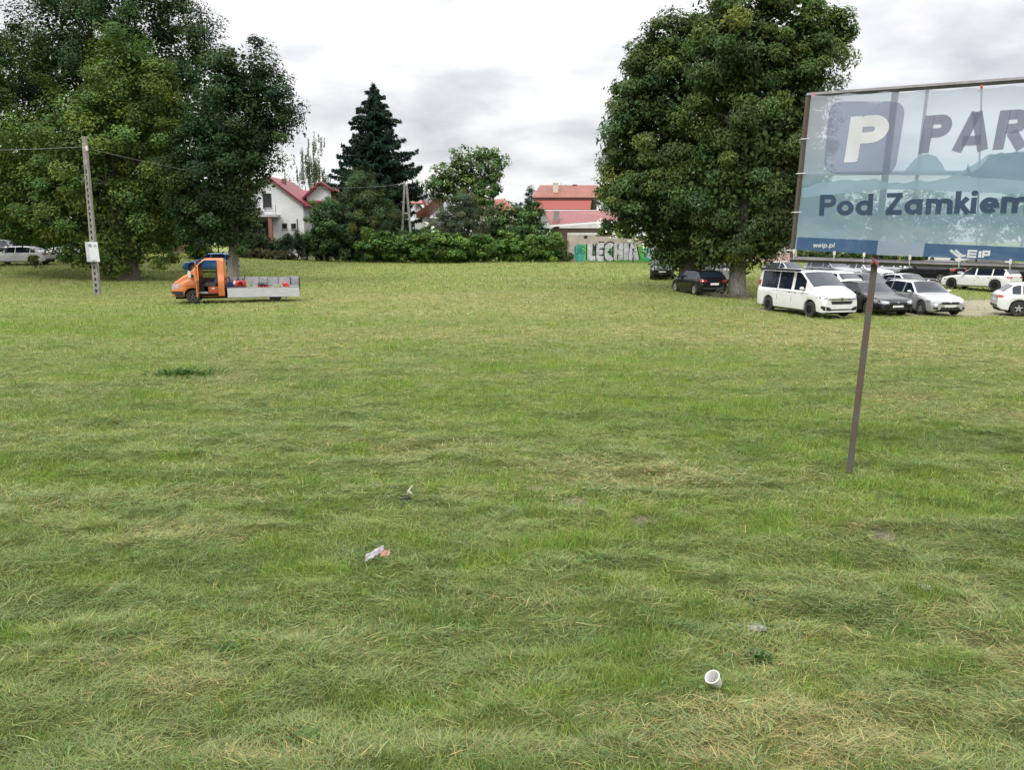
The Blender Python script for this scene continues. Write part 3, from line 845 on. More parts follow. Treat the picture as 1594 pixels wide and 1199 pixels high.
def make_car(name, loc, rz, P, paint, label, cat='car', group=None, rim='rim', glass='carglass', opening=None, plates=True, detail=True):
    root = empty(name, loc, rz, label, cat, group)
    xs_, rows = car_grid(P)
    nk = len(rows[0]); K = (nk - 1) // 2
    parts = {}
    def put(key, idx):
        parts.setdefault(key, []).append(idx)
    n = len(rows); V = [v for r in rows for v in r]
    allf = []
    for i in range(n - 1):
        xm = (xs_[i] + xs_[i + 1]) / 2
        for k in range(nk - 1):
            kk = min(k, nk - 2 - k); left = k < K
            f = (i*nk + k, i*nk + k + 1, (i+1)*nk + k + 1, (i+1)*nk + k)
            key = 'body'
            if 6 <= kk <= 8:
                for j, (a, b) in enumerate(P['win']):
                    if a < xm < b: key = ('side_window', left, j)
            if kk >= 10 and P['ws0'] < xm < P['ws1']: key = 'windscreen'
            if kk >= 10 and 'rw0' in P and P['rw0'] < xm < P['rw1']: key = 'rear_window'
            if opening and left and opening[0] < xm < opening[1] and 1 <= kk <= 8: key = None
            if opening and key == 'windscreen': key = 'windscreen'
            allf.append(f)
            if key: put(key, f)
    caps = [tuple(range(nk))[::-1], tuple((n-1)*nk + k for k in range(nk))]
    parts['body'] += caps; allf += caps
    bvh = BVHTree.FromPolygons([Vector(v) for v in V], allf)
    for key, fs in parts.items():
        used = sorted({i for f in fs for i in f}); mp = {o: j for j, o in enumerate(used)}
        vs = [V[i] for i in used]; ff = [tuple(mp[i] for i in f) for f in fs]
        nm = key if isinstance(key, str) else key[0]
        o = mesh_obj(nm, vs, ff, M[paint] if nm == 'body' else M[glass], root)
        me_ = o.data; me_.polygons.foreach_set('use_smooth', [True] * len(me_.polygons))
        try: me_.set_sharp_from_angle(angle=R(38))
        except Exception: pass
    # underbody: dark box added to block light through the open arches
    wb = min(p[1] for p in P['w']) * 0 + P['W'] - .24
    MB().box(P['x0'] + .12, P['x1'] - .15, -wb, wb, .2, .62).build('underbody', M['under'], root)
    # wheels
    r = P['rw']
    for xw in (P['xf'], P['xr']):
        for s in (1, -1):
            if opening and False: pass
            t = MB().lathe([(.5*r, -.1), (r*.93, -.105), (r, -.07), (r, .07), (r*.93, .105), (.66*r, .1), (.62*r, .075)], 'y', 24)
            yc = (P['W'] - .115) * s
            w = t.build('wheel', M['rubber'], root, True, (xw, yc, r))
            rm = MB(); rr = r * .66
            rm.lathe([(rr, .09), (rr, .06), (rr * .9, .045), (0.001, .03)], 'y', 24)
            rm.lathe([(rr * 1.0, .05), (rr * 1.0, .098), (rr * .9, .098), (rr * .88, .05)], 'y', 24)
            for q in range(5):
                a0 = 2 * PI * q / 5 + .3
                ca, sa = math.cos(a0), math.sin(a0); cb, sb = -sa, ca
                def pt(rad, wd, y): return (ca * rad + cb * wd, y, sa * rad + sb * wd)
                rm.hexa([pt(.02, -.045, .05), pt(rr * .93, -.03, .05), pt(rr * .93, .03, .05), pt(.02, .045, .05)],
                        [pt(.02, -.04, .095), pt(rr * .93, -.022, .09), pt(rr * .93, .022, .09), pt(.02, .04, .095)])
            if s < 0: rm.v = [(x, -y, z) for x, y, z in rm.v]
            o = rm.build('rim', M[rim], w, False)
            disc = MB().lathe([(rr*.9, .047), (.001, .047)], 'y', 20)
            if s < 0: disc.v = [(x, -y, z) for x, y, z in disc.v]
            disc.build('brake_disc', M['under'], w)
    # patches projected on the shell
    def patch(nm, quad, mt, ax='x+', nu=8, nv=4, off=.008, both=False):
        for s in ((1, -1) if both else (1,)):
            vs, fs = [], []
            ok = True
            for j in range(nv + 1):
                for i in range(nu + 1):
                    u, v = i / nu, j / nv
                    a = [quad[0][c]*(1-u)*(1-v) + quad[1][c]*u*(1-v) + quad[2][c]*u*v + quad[3][c]*(1-u)*v for c in (0, 1)]
                    if ax[0] == 'x':
                        sg = 1 if ax[1] == '+' else -1
                        o_ = Vector((6 * sg, a[0] * s, a[1])); d_ = Vector((-sg, 0, 0))
                    elif ax[0] == 'y':
                        sg = 1 if ax[1] == '+' else -1
                        sg *= s
                        o_ = Vector((a[0], 4 * sg, a[1])); d_ = Vector((0, -sg, 0))
                    h = bvh.ray_cast(o_, d_)[0]
                    if h is None:
                        ok = False; h = o_ * 0 + Vector((P['x1'] - .1 if ax[1] == '+' else P['x0'] + .1, a[0] * s, a[1])) if ax[0] == 'x' else Vector((a[0], P['W'] * sg, a[1]))
                    vs.append(h - d_ * off)
            for j in range(nv):
                for i in range(nu):
                    b0 = j * (nu + 1) + i
                    fs.append((b0, b0 + 1, b0 + nu + 2, b0 + nu + 1))
            back = [Vector(v) + d_ * (off * 1.6) for v in vs]; nb = len(vs)
            fs += [tuple(i + nb for i in reversed(f)) for f in fs]
            edge = [i for i in range(nu)] + [nu + j * (nu + 1) for j in range(nv)] + [nv * (nu + 1) + nu - i for i in range(nu)] + [(nv - j) * (nu + 1) for j in range(nv)]
            for a_, b_ in zip(edge, edge[1:] + edge[:1]): fs.append((b_, a_, a_ + nb, b_ + nb))
            mesh_obj(nm, vs + back, fs, M[mt], root)
    W = P['W']
    for f in P.get('front', []): patch(*f[:3], ax='x+', both=f[3])
    for f in P.get('rear', []): patch(*f[:3], ax='x-', both=f[3])
    for f in P.get('side', []): patch(*f[:3], ax='y+', nu=f[4] if len(f) > 4 else 8, nv=2, off=.004, both=f[3])
    if detail:
        mx, mz = P['mirror']
        for s in (1, -1):
            MB().ell((mx, s * (W + .08), mz), (.07, .11, .075), 10, 8).box(mx - .02, mx + .05, s * W - .06 if s > 0 else -W - .05, s * W + .05 if s > 0 else -W + .06, mz - .05, mz - .02).build('wing_mirror', M[P.get('mirmat', paint)], root, True)
    return root

def seams(xs_, z0, z1):
    return [('door_seam', [(x - .009, z0), (x + .009, z0), (x + .009, z1), (x - .009, z1)], 'under', True, 1) for x in xs_]
def handles(pts):
    return [('door_handle', [(x - .09, z - .015), (x + .09, z - .015), (x + .09, z + .015), (x - .09, z + .015)], 'black', True, 2) for x, z in pts]

def sedan(L=4.65, W=.91, H=1.45, kind='sedan', rw=.33):
    x1 = L * .5; x0 = -L * .5
    xf = x1 - .86; xr = x0 + (.95 if kind == 'sedan' else .82)
    hb = .76 if kind != 'suv' else .90
    bl = .93 if kind != 'suv' else 1.06
    hood = bl + .03
    P = dict(x0=x0, x1=x1, xf=xf, xr=xr, W=W, rw=rw, rz=rw, ra=rw + .055, tumble=.36, mirror=(.62, bl + .08))
    P['w'] = [(x0, W*.80), (x0+.08, W*.89), (x0+.3, W*.97), (x0+.8, W), (x1-1.1, W), (x1-.5, W*.965), (x1-.2, W*.91), (x1-.06, W*.82), (x1, W*.74)]
    sl = .2 if kind != 'suv' else .27
    P['sill'] = [(x0, .38), (x0+.15, sl+.06), (x0+.5, sl), (x1-.5, sl), (x1-.1, sl+.02), (x1, sl+.10)]
    wsb, wst = x1 - 1.33, x1 - 2.0
    if kind == 'sedan':
        P['top'] = [(x0, .95), (x0+.06, 1.03), (x0+.50, 1.07), (x0+1.25, H-.06), (x0+1.9, H), (wst, H-.03), (wsb, hood), (x1-.5, hb+.08), (x1-.15, hb+.0), (x1-.04, hb-.08), (x1, hb-.18)]
        P['rw0'], P['rw1'] = x0+.56, x0+1.24
        P['win'] = [(x0+.72, x0+1.10), (x0+1.16, -.18), (-.1, wsb-.22)]
    elif kind in ('hatch', 'suv'):
        P['top'] = [(x0, bl-.02), (x0+.06, bl+.05), (x0+.16, bl+.12), (x0+.62, H-.07), (x0+1.2, H), (wst, H-.03), (wsb, hood), (x1-.5, hb+.08), (x1-.15, hb+.0), (x1-.04, hb-.08), (x1, hb-.18)]
        P['rw0'], P['rw1'] = x0+.18, x0+.56
        P['win'] = [(x0+.52, x0+.86), (x0+.93, -.15), (-.08, wsb-.22)]
    elif kind == 'estate':
        P['top'] = [(x0, bl-.02), (x0+.05, bl+.10), (x0+.38, H-.07), (x0+.6, H-.02), (x0+1.3, H), (wst, H-.03), (wsb, hood), (x1-.5, hb+.08), (x1-.15, hb+.0), (x1-.04, hb-.08), (x1, hb-.18)]
        P['rw0'], P['rw1'] = x0+.08, x0+.36
        P['win'] = [(x0+.34, x0+1.02), (x0+1.1, -.2), (-.1, wsb-.22)]
    P['ws0'], P['ws1'] = wst - .02, wsb + .02
    P['belt'] = [(x0, bl-.10), (x0+.2, bl+.01), (x0+1, bl+.0), (wsb, bl-.02), (x1-.5, hb), (x1-.15, hb-.09), (x1, hb-.26)]
    g = hb - .30
    P['front'] = [('headlight', [(W*.48, g+.09), (W*.95, g+.13), (W*.95, g+.29), (W*.48, g+.21)], 'lamp', True),
                  ('grille', [(-W*.46, g+.08), (W*.46, g+.08), (W*.46, g+.19), (-W*.46, g+.19)], 'grille', False),
                  ('lower_grille', [(-W*.55, g-.16), (W*.55, g-.16), (W*.45, g-.04), (-W*.45, g-.04)], 'grille', False),
                  ('fog_recess', [(W*.64, g-.15), (W*.84, g-.12), (W*.84, g-.03), (W*.64, g-.06)], 'grille', True),
                  ('badge', [(-.05, g+.11), (.05, g+.11), (.05, g+.18), (-.05, g+.18)], 'chrome', False),
                  ('number_plate', [(-.26, g-.07), (.26, g-.07), (.26, g+.04), (-.26, g+.04)], 'plate', False)]
    P['rear'] = [('taillight', [(W*.52, bl-.13), (W*.90, bl-.13), (W*.93, bl-.0), (W*.52, bl-.02)], 'tail', True),
                 ('number_plate', [(-.26, bl-.30), (.26, bl-.30), (.26, bl-.18), (-.26, bl-.18)], 'plate', False),
                 ('bumper_trim', [(-W*.8, .36), (W*.8, .36), (W*.8, .48), (-W*.8, .48)], 'black', False)]
    P['side'] = seams([-.14, x0 + 1.05, wsb + .05], .3, bl - .03) + handles([(-.32, bl-.12), (x0+1.25, bl-.11)]) + \
                [('side_skirt', [(xr+.4, sl+.02), (xf-.4, sl+.02), (xf-.4, sl+.09), (xr+.4, sl+.09)], 'black' if kind == 'suv' else 'under', True, 6)]
    return P

def van_params():
    L, W, H = 4.95, .95, 1.96; x1 = L/2; x0 = -L/2
    P = dict(x0=x0, x1=x1, xf=x1-.9, xr=x0+.98, W=W, rw=.345, rz=.345, ra=.42, tumble=.16, mirror=(1.12, 1.22), crown=.03)
    P['w'] = [(x0, W*.93), (x0+.06, W*.975), (x0+.3, W), (x1-1.0, W), (x1-.45, W*.97), (x1-.18, W*.93), (x1-.05, W*.86), (x1, W*.80)]
    P['sill'] = [(x0, .42), (x0+.1, .30), (x0+.5, .26), (x1-.5, .26), (x1-.12, .22), (x1, .28)]
    P['top'] = [(x0, 1.55), (x0+.05, 1.78), (x0+.14, 1.9), (x0+.35, H), (x1-1.95, H), (x1-1.75, H-.03), (x1-.82, 1.30), (x1-.40, 1.17), (x1-.12, 1.04), (x1-.03, .93), (x1, .84)]
    P['belt'] = [(x0, 1.1), (x1-1.7, 1.1), (x1-.95, 1.10), (x1-.5, 1.02), (x1-.15, .92), (x1, .76)]
    P['ws0'], P['ws1'] = x1-1.70, x1-.84
    P['win'] = [(x0+.32, x0+1.62), (x0+1.68, x0+2.66), (x0+2.86, x1-1.30)]
    P['front'] = [('headlight', [(W*.54, .79), (W*.97, .84), (W*.97, 1.0), (W*.54, .92)], 'lamp', True),
                  ('grille', [(-W*.55, .78), (W*.55, .78), (W*.55, .86), (-W*.55, .86)], 'chrome', False),
                  ('upper_grille', [(-W*.53, .80), (W*.53, .80), (W*.53, .84), (-W*.53, .84)], 'grille', False),
                  ('middle_grille', [(-W*.50, .62), (W*.50, .62), (W*.58, .75), (-W*.58, .75)], 'grille', False),
                  ('badge', [(-.07, .76), (.07, .76), (.07, .90), (-.07, .90)], 'chrome', False),
                  ('fog_recess', [(W*.52, .34), (W*.93, .36), (W*.93, .55), (W*.58, .47)], 'grille', True),
                  ('bumper_strip', [(-W*.6, .36), (W*.6, .36), (W*.6, .41), (-W*.6, .41)], 'grille', False),
                  ('number_plate', [(-.26, .42), (.26, .42), (.26, .53), (-.26, .53)], 'plate', False)]
    P['rear'] = [('taillight', [(W*.84, .95), (W*.93, .95), (W*.93, 1.45), (W*.84, 1.45)], 'tail', True),
                 ('rear_window', [(-W*.7, 1.2), (W*.7, 1.2), (W*.66, 1.7), (-W*.66, 1.7)], 'carglass', False)]
    P['side'] = seams([x0+2.74, x0+1.65, x1-1.02], .38, 1.06) + handles([(x0+2.55, 1.0), (x0+2.98, 1.0)]) + \
                [('crease_shade', [(x0+1.3, 1.035), (x1-1.0, 1.0), (x1-1.0, 1.012), (x0+1.3, 1.047)], 'under', True, 10)]  # black strip paints the shade along the body crease
    P['roofmat'] = 'black'
    return P

def car(px, D, deg, P, paint, label, group='cars in the car park', name='parked_car', **kw):
    return make_car(name, gx(px, D), R(deg), P, paint, label, group=group, **kw)

Pv = van_params()
van = car(1252, 36.0, -74, Pv, 'p_white', 'white camper van with black roll-up awning along its roof edge and black wheels', 'vehicles at the near edge of the car park', 'camper_van', rim='rim_black', cat='camper van')
# awning on the right side of the roof, rear bike rail, roof hatch
MB().box(-2.15, .75, -1.0, -.86, 1.93, 2.03).build('awning', M['black'], van)
rk = MB()
for s in (-.55, .55): rk.tube([(-2.5, s, .75), (-2.62, s, 1.1), (-2.6, s, 1.75), (-2.48, s, 1.85)], .018, 6)
for z in (.8, 1.0, 1.2, 1.4, 1.6): rk.tube([(-2.6, -.6, z), (-2.6, .6, z)], .014, 6)
rk.build('rear_rack', M['white_pl'], van)
MB().box(.35, .42, -.05, .0, 1.98, 2.05).build('roof_antenna', M['black'], van)

car(1345, 37.2, -79, sedan(4.75, .93, 1.45, 'sedan'), 'p_black', 'glossy black saloon between the white camper van and the silver estate, behind the sign post', 'vehicles at the near edge of the car park')
es = car(1431, 37.2, -85, sedan(4.5, .88, 1.48, 'estate', .315), 'p_silver', 'silver estate car with roof rails facing the camera at the grass edge', 'vehicles at the near edge of the car park')
for s in (1, -1): MB().tube([(-1.9, s*.60, 1.46), (-1.8, s*.61, 1.52), (.1, s*.61, 1.535), (.25, s*.6, 1.49)], .018, 6).build('roof_rail', M['steel'], es)
car(1632, 35.6, -20, sedan(4.4, .90, 1.46, 'hatch', .33), 'p_white', 'white hatchback on gravel cut off by the right edge of the photo', 'vehicles at the near edge of the car park')
car(1524, 52.5, 121, sedan(4.5, .91, 1.47, 'estate', .34), 'p_white', 'white hatchback with black wheels seen from its rear corner beyond the gravel', rim='rim_black')
car(1446, 57.5, 118, sedan(4.5, .94, 1.62, 'suv', .36), 'p_black', 'black sport utility car with red rear lamp, left of the white hatchback', rim='rim')
car(1409, 46.5, -74, sedan(4.4, .90, 1.42, 'sedan', .33), 'p_silver', 'silver coupe-like car with blueish windscreen directly behind the silver estate')
car(1346, 46.8, -70, sedan(4.5, .91, 1.44, 'sedan', .33), 'p_black', 'dark saloon behind the rusty sign post, second row')
car(1281, 46.2, 114, sedan(4.4, .93, 1.62, 'suv', .35), 'p_white', 'white sport utility car seen from behind just over the camper van roof')
car(1226, 58.5, -66, sedan(4.2, .88, 1.47, 'hatch', .32), 'p_silver', 'silver hatchback at the far left of the car park by the chestnut shade')
car(1294, 58.5, -66, sedan(4.4, .9, 1.56, 'suv', .34), 'p_grey', 'grey car with blue tinted windscreen in the third row behind the white utility car')
car(1345, 60, -66, sedan(4.3, .89, 1.48, 'hatch', .32), 'p_silver', 'small silver hatchback in the third row above the dark saloon')
car(1404, 61, -66, sedan(4.6, .9, 1.46, 'sedan', .33), 'p_silver', 'pale silver saloon in the third row above the coupe-like car')
car(1590, 56, 132, sedan(4.5, .91, 1.5, 'hatch', .33), 'p_black', 'black car at the right edge behind the white hatchback')
car(1478, 78, 100, sedan(4.5, .91, 1.5, 'suv', .33), 'p_white', 'distant pale car under the right lower bar of the banner frame')
car(1536, 71, 100, sedan(4.5, .91, 1.5, 'suv', .33), 'p_grey', 'distant grey car at the far right back of the car park')
# cars under the chestnuts
nj = car(1030, 62.5, -100, sedan(4.4, .92, 1.62, 'suv', .36), 'p_black', 'black sport utility car facing the camera beside the graffiti wall', 'cars under the chestnut trees')
bh = car(1086, 48.0, 102, sedan(4.4, .92, 1.46, 'hatch', .33), 'p_black', 'black hatchback parked tail toward the camera under the chestnut tree', 'cars under the chestnut trees')
car(1113, 55.5, 100, sedan(4.4, .9, 1.6, 'suv', .33), 'p_white', 'white car half hidden behind the black hatchback under the chestnut', 'cars under the chestnut trees')
# far left and behind the truck
car(33, 64.5, 180, sedan(4.9, .93, 1.46, 'sedan', .34), 'p_white', 'white saloon parked side-on at the far left edge of the field', 'cars on the left side')
car(118, 72, 178, sedan(4.4, .9, 1.6, 'suv', .33), 'p_white', 'white car glimpsed behind the drooping lime branches left of the concrete pole', 'cars on the left side')
car(-12, 71, 180, sedan(4.5, .91, 1.75, 'suv', .34), 'p_black', 'black car at the left edge behind the white saloon', 'cars on the left side')
car(330, 66, 190, sedan(4.3, .9, 1.5, 'hatch', .33), 'p_blue', 'bright blue car nose showing above the orange truck cab', 'cars on the left side')

# ------------------------------------------------------------------ the orange truck
tp = gp(372, 471); D_T = tp.y + .9
tc = gx(371, D_T)
P = dict(x0=.54, x1=2.95, xf=1.99, xr=-5, W=.93, rw=.31, rz=.33, ra=.40, tumble=.13, mirror=(1.95, 1.32), crown=.03)
P['w'] = [(.54, .93), (2.0, .93), (2.5, .90), (2.8, .83), (2.92, .74), (2.95, .70)]
P['sill'] = [(.54, .30), (2.3, .30), (2.7, .30), (2.95, .34)]
P['top'] = [(.54, 2.04), (.62, 2.12), (1.4, 2.12), (1.52, 2.06), (2.16, 1.40), (2.45, 1.27), (2.75, 1.05), (2.93, .90), (2.95, .86)]
P['belt'] = [(.54, 1.14), (1.8, 1.14), (2.16, 1.12), (2.5, .96), (2.8, .82), (2.95, .74)]
P['ws0'], P['ws1'] = 1.53, 2.14
P['win'] = [(.86, 1.68)]
P['front'] = [('headlight', [(.50, .66), (.86, .70), (.86, .94), (.52, .86)], 'lamp', True),
              ('grille', [(-.46, .68), (.46, .68), (.46, .84), (-.46, .84)], 'grille', False),
              ('bumper', [(-.90, .34), (.90, .34), (.90, .60), (-.90, .60)], 'black', False),
              ('number_plate', [(-.26, .40), (.26, .40), (.26, .51), (-.26, .51)], 'plate', False)]
P['side'] = [('side_bumper', [(2.40, .36), (2.95, .34), (2.95, .60), (2.42, .58)], 'black', True, 6),
             ('cab_seam', [(1.70, .84), (2.36, .84), (2.36, .853), (1.70, .853)], 'under', True, 6)]
truck = make_car('flatbed_truck', tc, R(195), P, 'p_orange', 'old orange flatbed truck with open cab door and dropped aluminium side board', 'truck', glass='clearglass', opening=(.82, 1.70), rim='rim_steel')
for o in list(truck.children):   # rear wheels belong further back, cab has no rear axle of its own
    if o.name.startswith('wheel') and o.location.x < -3:
        o.location.x = -1.81; o.location.y *= .95
    if o.name.startswith('wing_mirror'): o.data.materials[0] = M['black']
    if o.name.startswith('underbody'):
        for v in o.data.vertices:
            v.co.z = min(v.co.z, .44)
            if v.co.x < 0.7: v.co.x = -2.6
            if abs(v.co.x + 2.6) < .01: v.co.y *= .55
MB().box(.54, 2.3, -.88, .88, .42, .47).build('cab_floor', M['black'], truck)
MB().box(.52, .56, -.86, .86, .47, 1.3).build('cab_back_wall', M['p_orange_in'], truck)
MB().box(1.88, 2.12, -.84, .84, .85, 1.18).box(1.80, 1.9, -.84, .84, 1.0, 1.16).build('dashboard', M['black'], truck)
MB().lathe([(.19, -.012), (.205, 0), (.19, .012), (.175, 0), (.19, -.012)], 'x', 20, (1.62, .42, 1.13)).tube([(1.62, .42, 1.13), (1.9, .42, 1.02)], .02, 6).build('steering_wheel', M['black'], truck)
for y in (.42, -.4):
    st = MB().box(.96, 1.44, y - .24, y + .24, .80, .93).hexa([(.90, y-.23, .90), (1.04, y-.23, .90), (1.04, y+.23, .90), (.90, y+.23, .90)], [(.80, y-.2, 1.46), (.90, y-.2, 1.46), (.90, y+.2, 1.46), (.80, y+.2, 1.46)])
    st.box(.80, .88, y - .12, y + .12, 1.48, 1.66)
    st.build('seat', M['fabric'], truck)
MB().box(.84, 1.28, .18, .80, .47, .78).build('seat_base', M['p_orange_in'], truck)
MB().box(1.0, 1.14, .80, .812, .66, .73).build('seat_base_label', M['white_pl'], truck)
MB().box(1.3, 1.7, .3, .86, .47, .53).build('door_sill', M['alu'], truck)
# open door, hinged at the front edge and swung out towards the camera
dr = bpy.data.objects.new('door', None)
dp = MB(); T = .05
def dpt(a, z, t): return (a, t, z)
dp.prism([(0, 0, .34), (.86, 0, .34), (.86, 0, 1.12), (0, 0, 1.12)], (0, T, 0))
dp.prism([(0, .012, 1.12), (.06, .012, 1.12), (.50, .012, 1.95), (.44, .012, 1.98)], (0, T - .02, 0))
dp.prism([(.44, .012, 1.98), (.46, .012, 1.92), (.86, .012, 1.95), (.84, .012, 2.01)], (0, T - .02, 0))
dp.prism([(.80, .012, 1.12), (.86, .012, 1.12), (.86, .012, 1.95), (.80, .012, 1.95)], (0, T - .02, 0))
d_o = dp.build('door', M['p_orange'], truck)
d_o.location = (1.76, .93, 0)
# local +x of the door points outwards (+y of the truck), a little forward
d_o.rotation_euler = (0, 0, R(92))
MB().prism([(.07, .02, 1.13), (.79, .02, 1.13), (.79, .02, 1.93), (.50, .02, 1.92)], (0, .006, 0)).build('door_glass', M['clearglass'], d_o)
MB().box(.05, .82, -.02, -.001, .42, 1.06).build('door_card', M['black'], d_o)
MB().box(.62, .78, .052, .075, .96, 1.0).build('door_handle', M['black'], d_o)
MB().box(2.02, 2.10, .90, 1.04, 1.27, 1.31).box(2.00, 2.10, 1.02, 1.07, 1.24, 1.56).build('mirror_arm', M['black'], truck)
MB().box(1.99, 2.12, 1.07, 1.22, 1.25, 1.55).build('mirror_housing', M['white_pl'], truck)  # white of the housing also stands in for glare on it
MB().box(.62, 1.72, -.875, -.855, .47, 1.12).build('passenger_door_card', M['black'], truck)
# bed
MB().box(-2.97, .42, -1.0, 1.0, .66, .72).build('bed_floor', M['bedfloor'], truck)
MB().box(1.5, 2.5, -.68, .68, .44, .84).build('arch_filler_box', M['under'], truck)  # black box added to close the view through the front wheel arch
MB().box(-2.97, .42, -1.02, -.985, .70, 1.16).build('side_board', M['alu_in'], truck)
sb = MB().box(-2.97, .40, 1.015, 1.045, .26, .70)
for z in (.37, .48, .59): sb.box(-2.97, .40, 1.045, 1.049, z - .004, z + .004)
sb.build('side_board', M['alu'], truck)
MB().box(-3.0, -2.972, -.98, .98, .72, 1.15).build('tail_board', M['alu'], truck)
MB().box(-3.02, -2.96, .97, 1.03, .60, 1.2).box(-3.02, -2.96, -1.05, -1.0, .60, 1.2).build('corner_post', M['black'], truck)
hb_ = MB().box(.40, .46, -.98, .98, .72, .80).box(.42, .46, -.98, -.92, .8, 1.2).box(.42, .46, .92, .98, .8, 1.2).box(.425, .455, -.92, .92, 1.14, 1.2)
hb_.build('headboard', M['black'], truck)
MB().box(-2.7, .55, -.42, -.34, .48, .655).box(-2.7, .55, .34, .42, .48, .655).box(.45, .56, -.7, .7, .45, .9).build('chassis', M['under'], truck)
# tools on the bed, each its own thing.  local truck coords -> world
TM = Matrix.Translation(tc) @ Matrix.Rotation(R(195), 4, 'Z')
def onbed(x, y): return TM @ Vector((x, y, .722))
t1 = empty('fuel_can', onbed(.24, .35), .2, 'dark blue fuel can behind the headboard of the truck bed', 'fuel can')
MB().box(-.15, .15, -.11, .11, 0, .26).build('body', M['bluep'], t1); MB().tube([(-.08, 0, .26), (-.06, 0, .32), (.06, 0, .32), (.08, 0, .26)], .018, 6).build('handle', M['bluep'], t1); MB().tube([(.11, 0, .25), (.13, 0, .31)], .03, 8).build('cap', M['red'], t1)
def blower(x, y, rz, lab):
    t = empty('leaf_blower', onbed(x, y), rz, lab, 'leaf blower', 'red garden machines on the truck bed')
    MB().lathe([(.001, -.09), (.10, -.09), (.145, -.05), (.145, .03), (.11, .08), (.001, .09)], 'y', 14, (0, 0, .19)).box(-.13, .1, -.07, .07, .05, .14).box(-.04, .16, -.06, .05, .16, .30).build('housing', M['red'], t)
    MB().lathe([(.08, -.10), (.03, -.105), (.03, -.092), (.08, -.092)], 'y', 12, (0, 0, .19)).build('fan_cover', M['black'], t)
    MB().box(-.12, .12, -.1, .1, .0, .05).build('base', M['black'], t)
    MB().ell((-.12, .1, .2), (.09, .07, .11), 10, 8).build('tank', M['white_pl'], t, True)
    MB().tube([(.05, 0, .3), (.12, 0, .4), (-.05, 0, .42), (-.1, 0, .31)], .016, 6).build('handle', M['black'], t)
    MB().tube([(.1, 0, .2), (.02, .02, .36), (.10, .05, .55)], .022, 8).build('tube', M['black'], t)
blower(-.08, .55, 1.1, 'red and white blower with a black tube standing next to the blue can')
blower(-.33, .45, -.8, 'smaller upright red blower, right of the red and white one')
def trimmer(x0, y0, x1, y1, lab, head='green_p', mot='black'):
    a = onbed(x0, y0); b = onbed(x1, y1); t = empty('grass_trimmer', a, math.atan2(b.y - a.y, b.x - a.x), lab, 'grass trimmer', 'grass trimmers on the truck bed')
    L = (b - a).length
    MB().tube([(0.1, 0, .16), (L - .1, 0, .08)], .014, 6).build('shaft', M['steel'], t)
    MB().ell((0, 0, .12), (.15, .11, .12), 12, 8).build('motor', M[mot], t, True)
    MB().box(-.16, .02, -.08, .08, .0, .07).build('tank', M['red'], t)
    MB().lathe([(.001, .10), (.10, .09), (.16, .03), (.165, .0), (.001, .005)], 'z', 16, (L, 0, 0)).build('guard', M[head], t, True)
    MB().tube([(L * .42, -.02, .12), (L * .42, -.06, .34), (L * .42, 0, .50)], .013, 6).build('handle', M['black'], t)
trimmer(-1.36, .55, -.55, -.3, 'trimmer with black motor lying across the middle of the truck bed')
trimmer(-1.15, .7, -1.95, .62, 'trimmer with grass stained green guard behind the black motor')
trimmer(-2.28, .45, -1.5, -.5, 'trimmer with red motor near the tail of the truck bed', 'black', 'red')
t4 = empty('hedge_cutter', onbed(-2.6, .7), .1, 'thin hedge cutter with red grip lying at the tail board', 'hedge cutter')
MB().box(-.1, .42, -.03, .03, .02, .035).build('blade', M['steel'], t4); MB().box(-.3, -.1, -.06, .06, 0, .1).build('grip', M['red'], t4); MB().tube([(-.3, 0, .1), (-.24, 0, .17), (-.14, 0, .1)], .013, 6).build('handle', M['black'], t4)
st = empty('lashing_strap', onbed(-2.55, -.93), 0, 'black lashing strap hanging on the far board near the tail', 'strap')
MB().box(-.02, .02, -.01, .005, 0.0, .43).build('webbing', M['black'], st)

# ------------------------------------------------------------------ poles and wires
pb = gp(152, 459); pt = at(131, 212, pb.y)
pole = empty('power_pole', pb, 0, 'tall concrete pole with slots and a small sign board, in front of the lime tree', 'utility pole')
Hp = pt.z - pb.z; lx = pt.x - pb.x
def polepiece(mb, z0, z1, a0, a1, y0=-.11, y1=.11):
    def c(z): return lx * z / Hp
    def w(z): return .165 - .07 * z / Hp
    b = [(c(z0) + a0 * w(z0), y0, z0), (c(z0) + a1 * w(z0), y0, z0), (c(z0) + a1 * w(z0), y1, z0), (c(z0) + a0 * w(z0), y1, z0)]
    t = [(c(z1) + a0 * w(z1), y0, z1), (c(z1) + a1 * w(z1), y0, z1), (c(z1) + a1 * w(z1), y1, z1), (c(z1) + a0 * w(z1), y1, z1)]
    mb.hexa(b, t)
pm = MB(); zs0 = Hp * .795; polepiece(pm, zs0, Hp, -1, 1)
polepiece(pm, -.3, zs0, -1, -.36); polepiece(pm, -.3, zs0, .30, 1)
nz_ = 21
for i in range(nz_):
    z0 = zs0 * i / nz_; polepiece(pm, z0 - .02, z0 + zs0 / nz_ * .42, -.36, .30, -.095, .095)
polepiece(pm, 0, zs0, -.36, .30, .06, .09)
pm.build('shaft', M['concrete'], pole)
MB().tube([(lx - .02, -.12, Hp - .62), (lx + .22, -.12, Hp - .62)], .02, 6).box(lx + .1, lx + .2, -.16, -.08, Hp - .75, Hp - .5).build('insulator', M['white_pl'], pole)
bx = MB(); zc = .0
sc_ = pb.y / F
bz0 = (459 - 408) * sc_; bz1 = (459 - 378) * sc_
tb = lx * bz0 / Hp
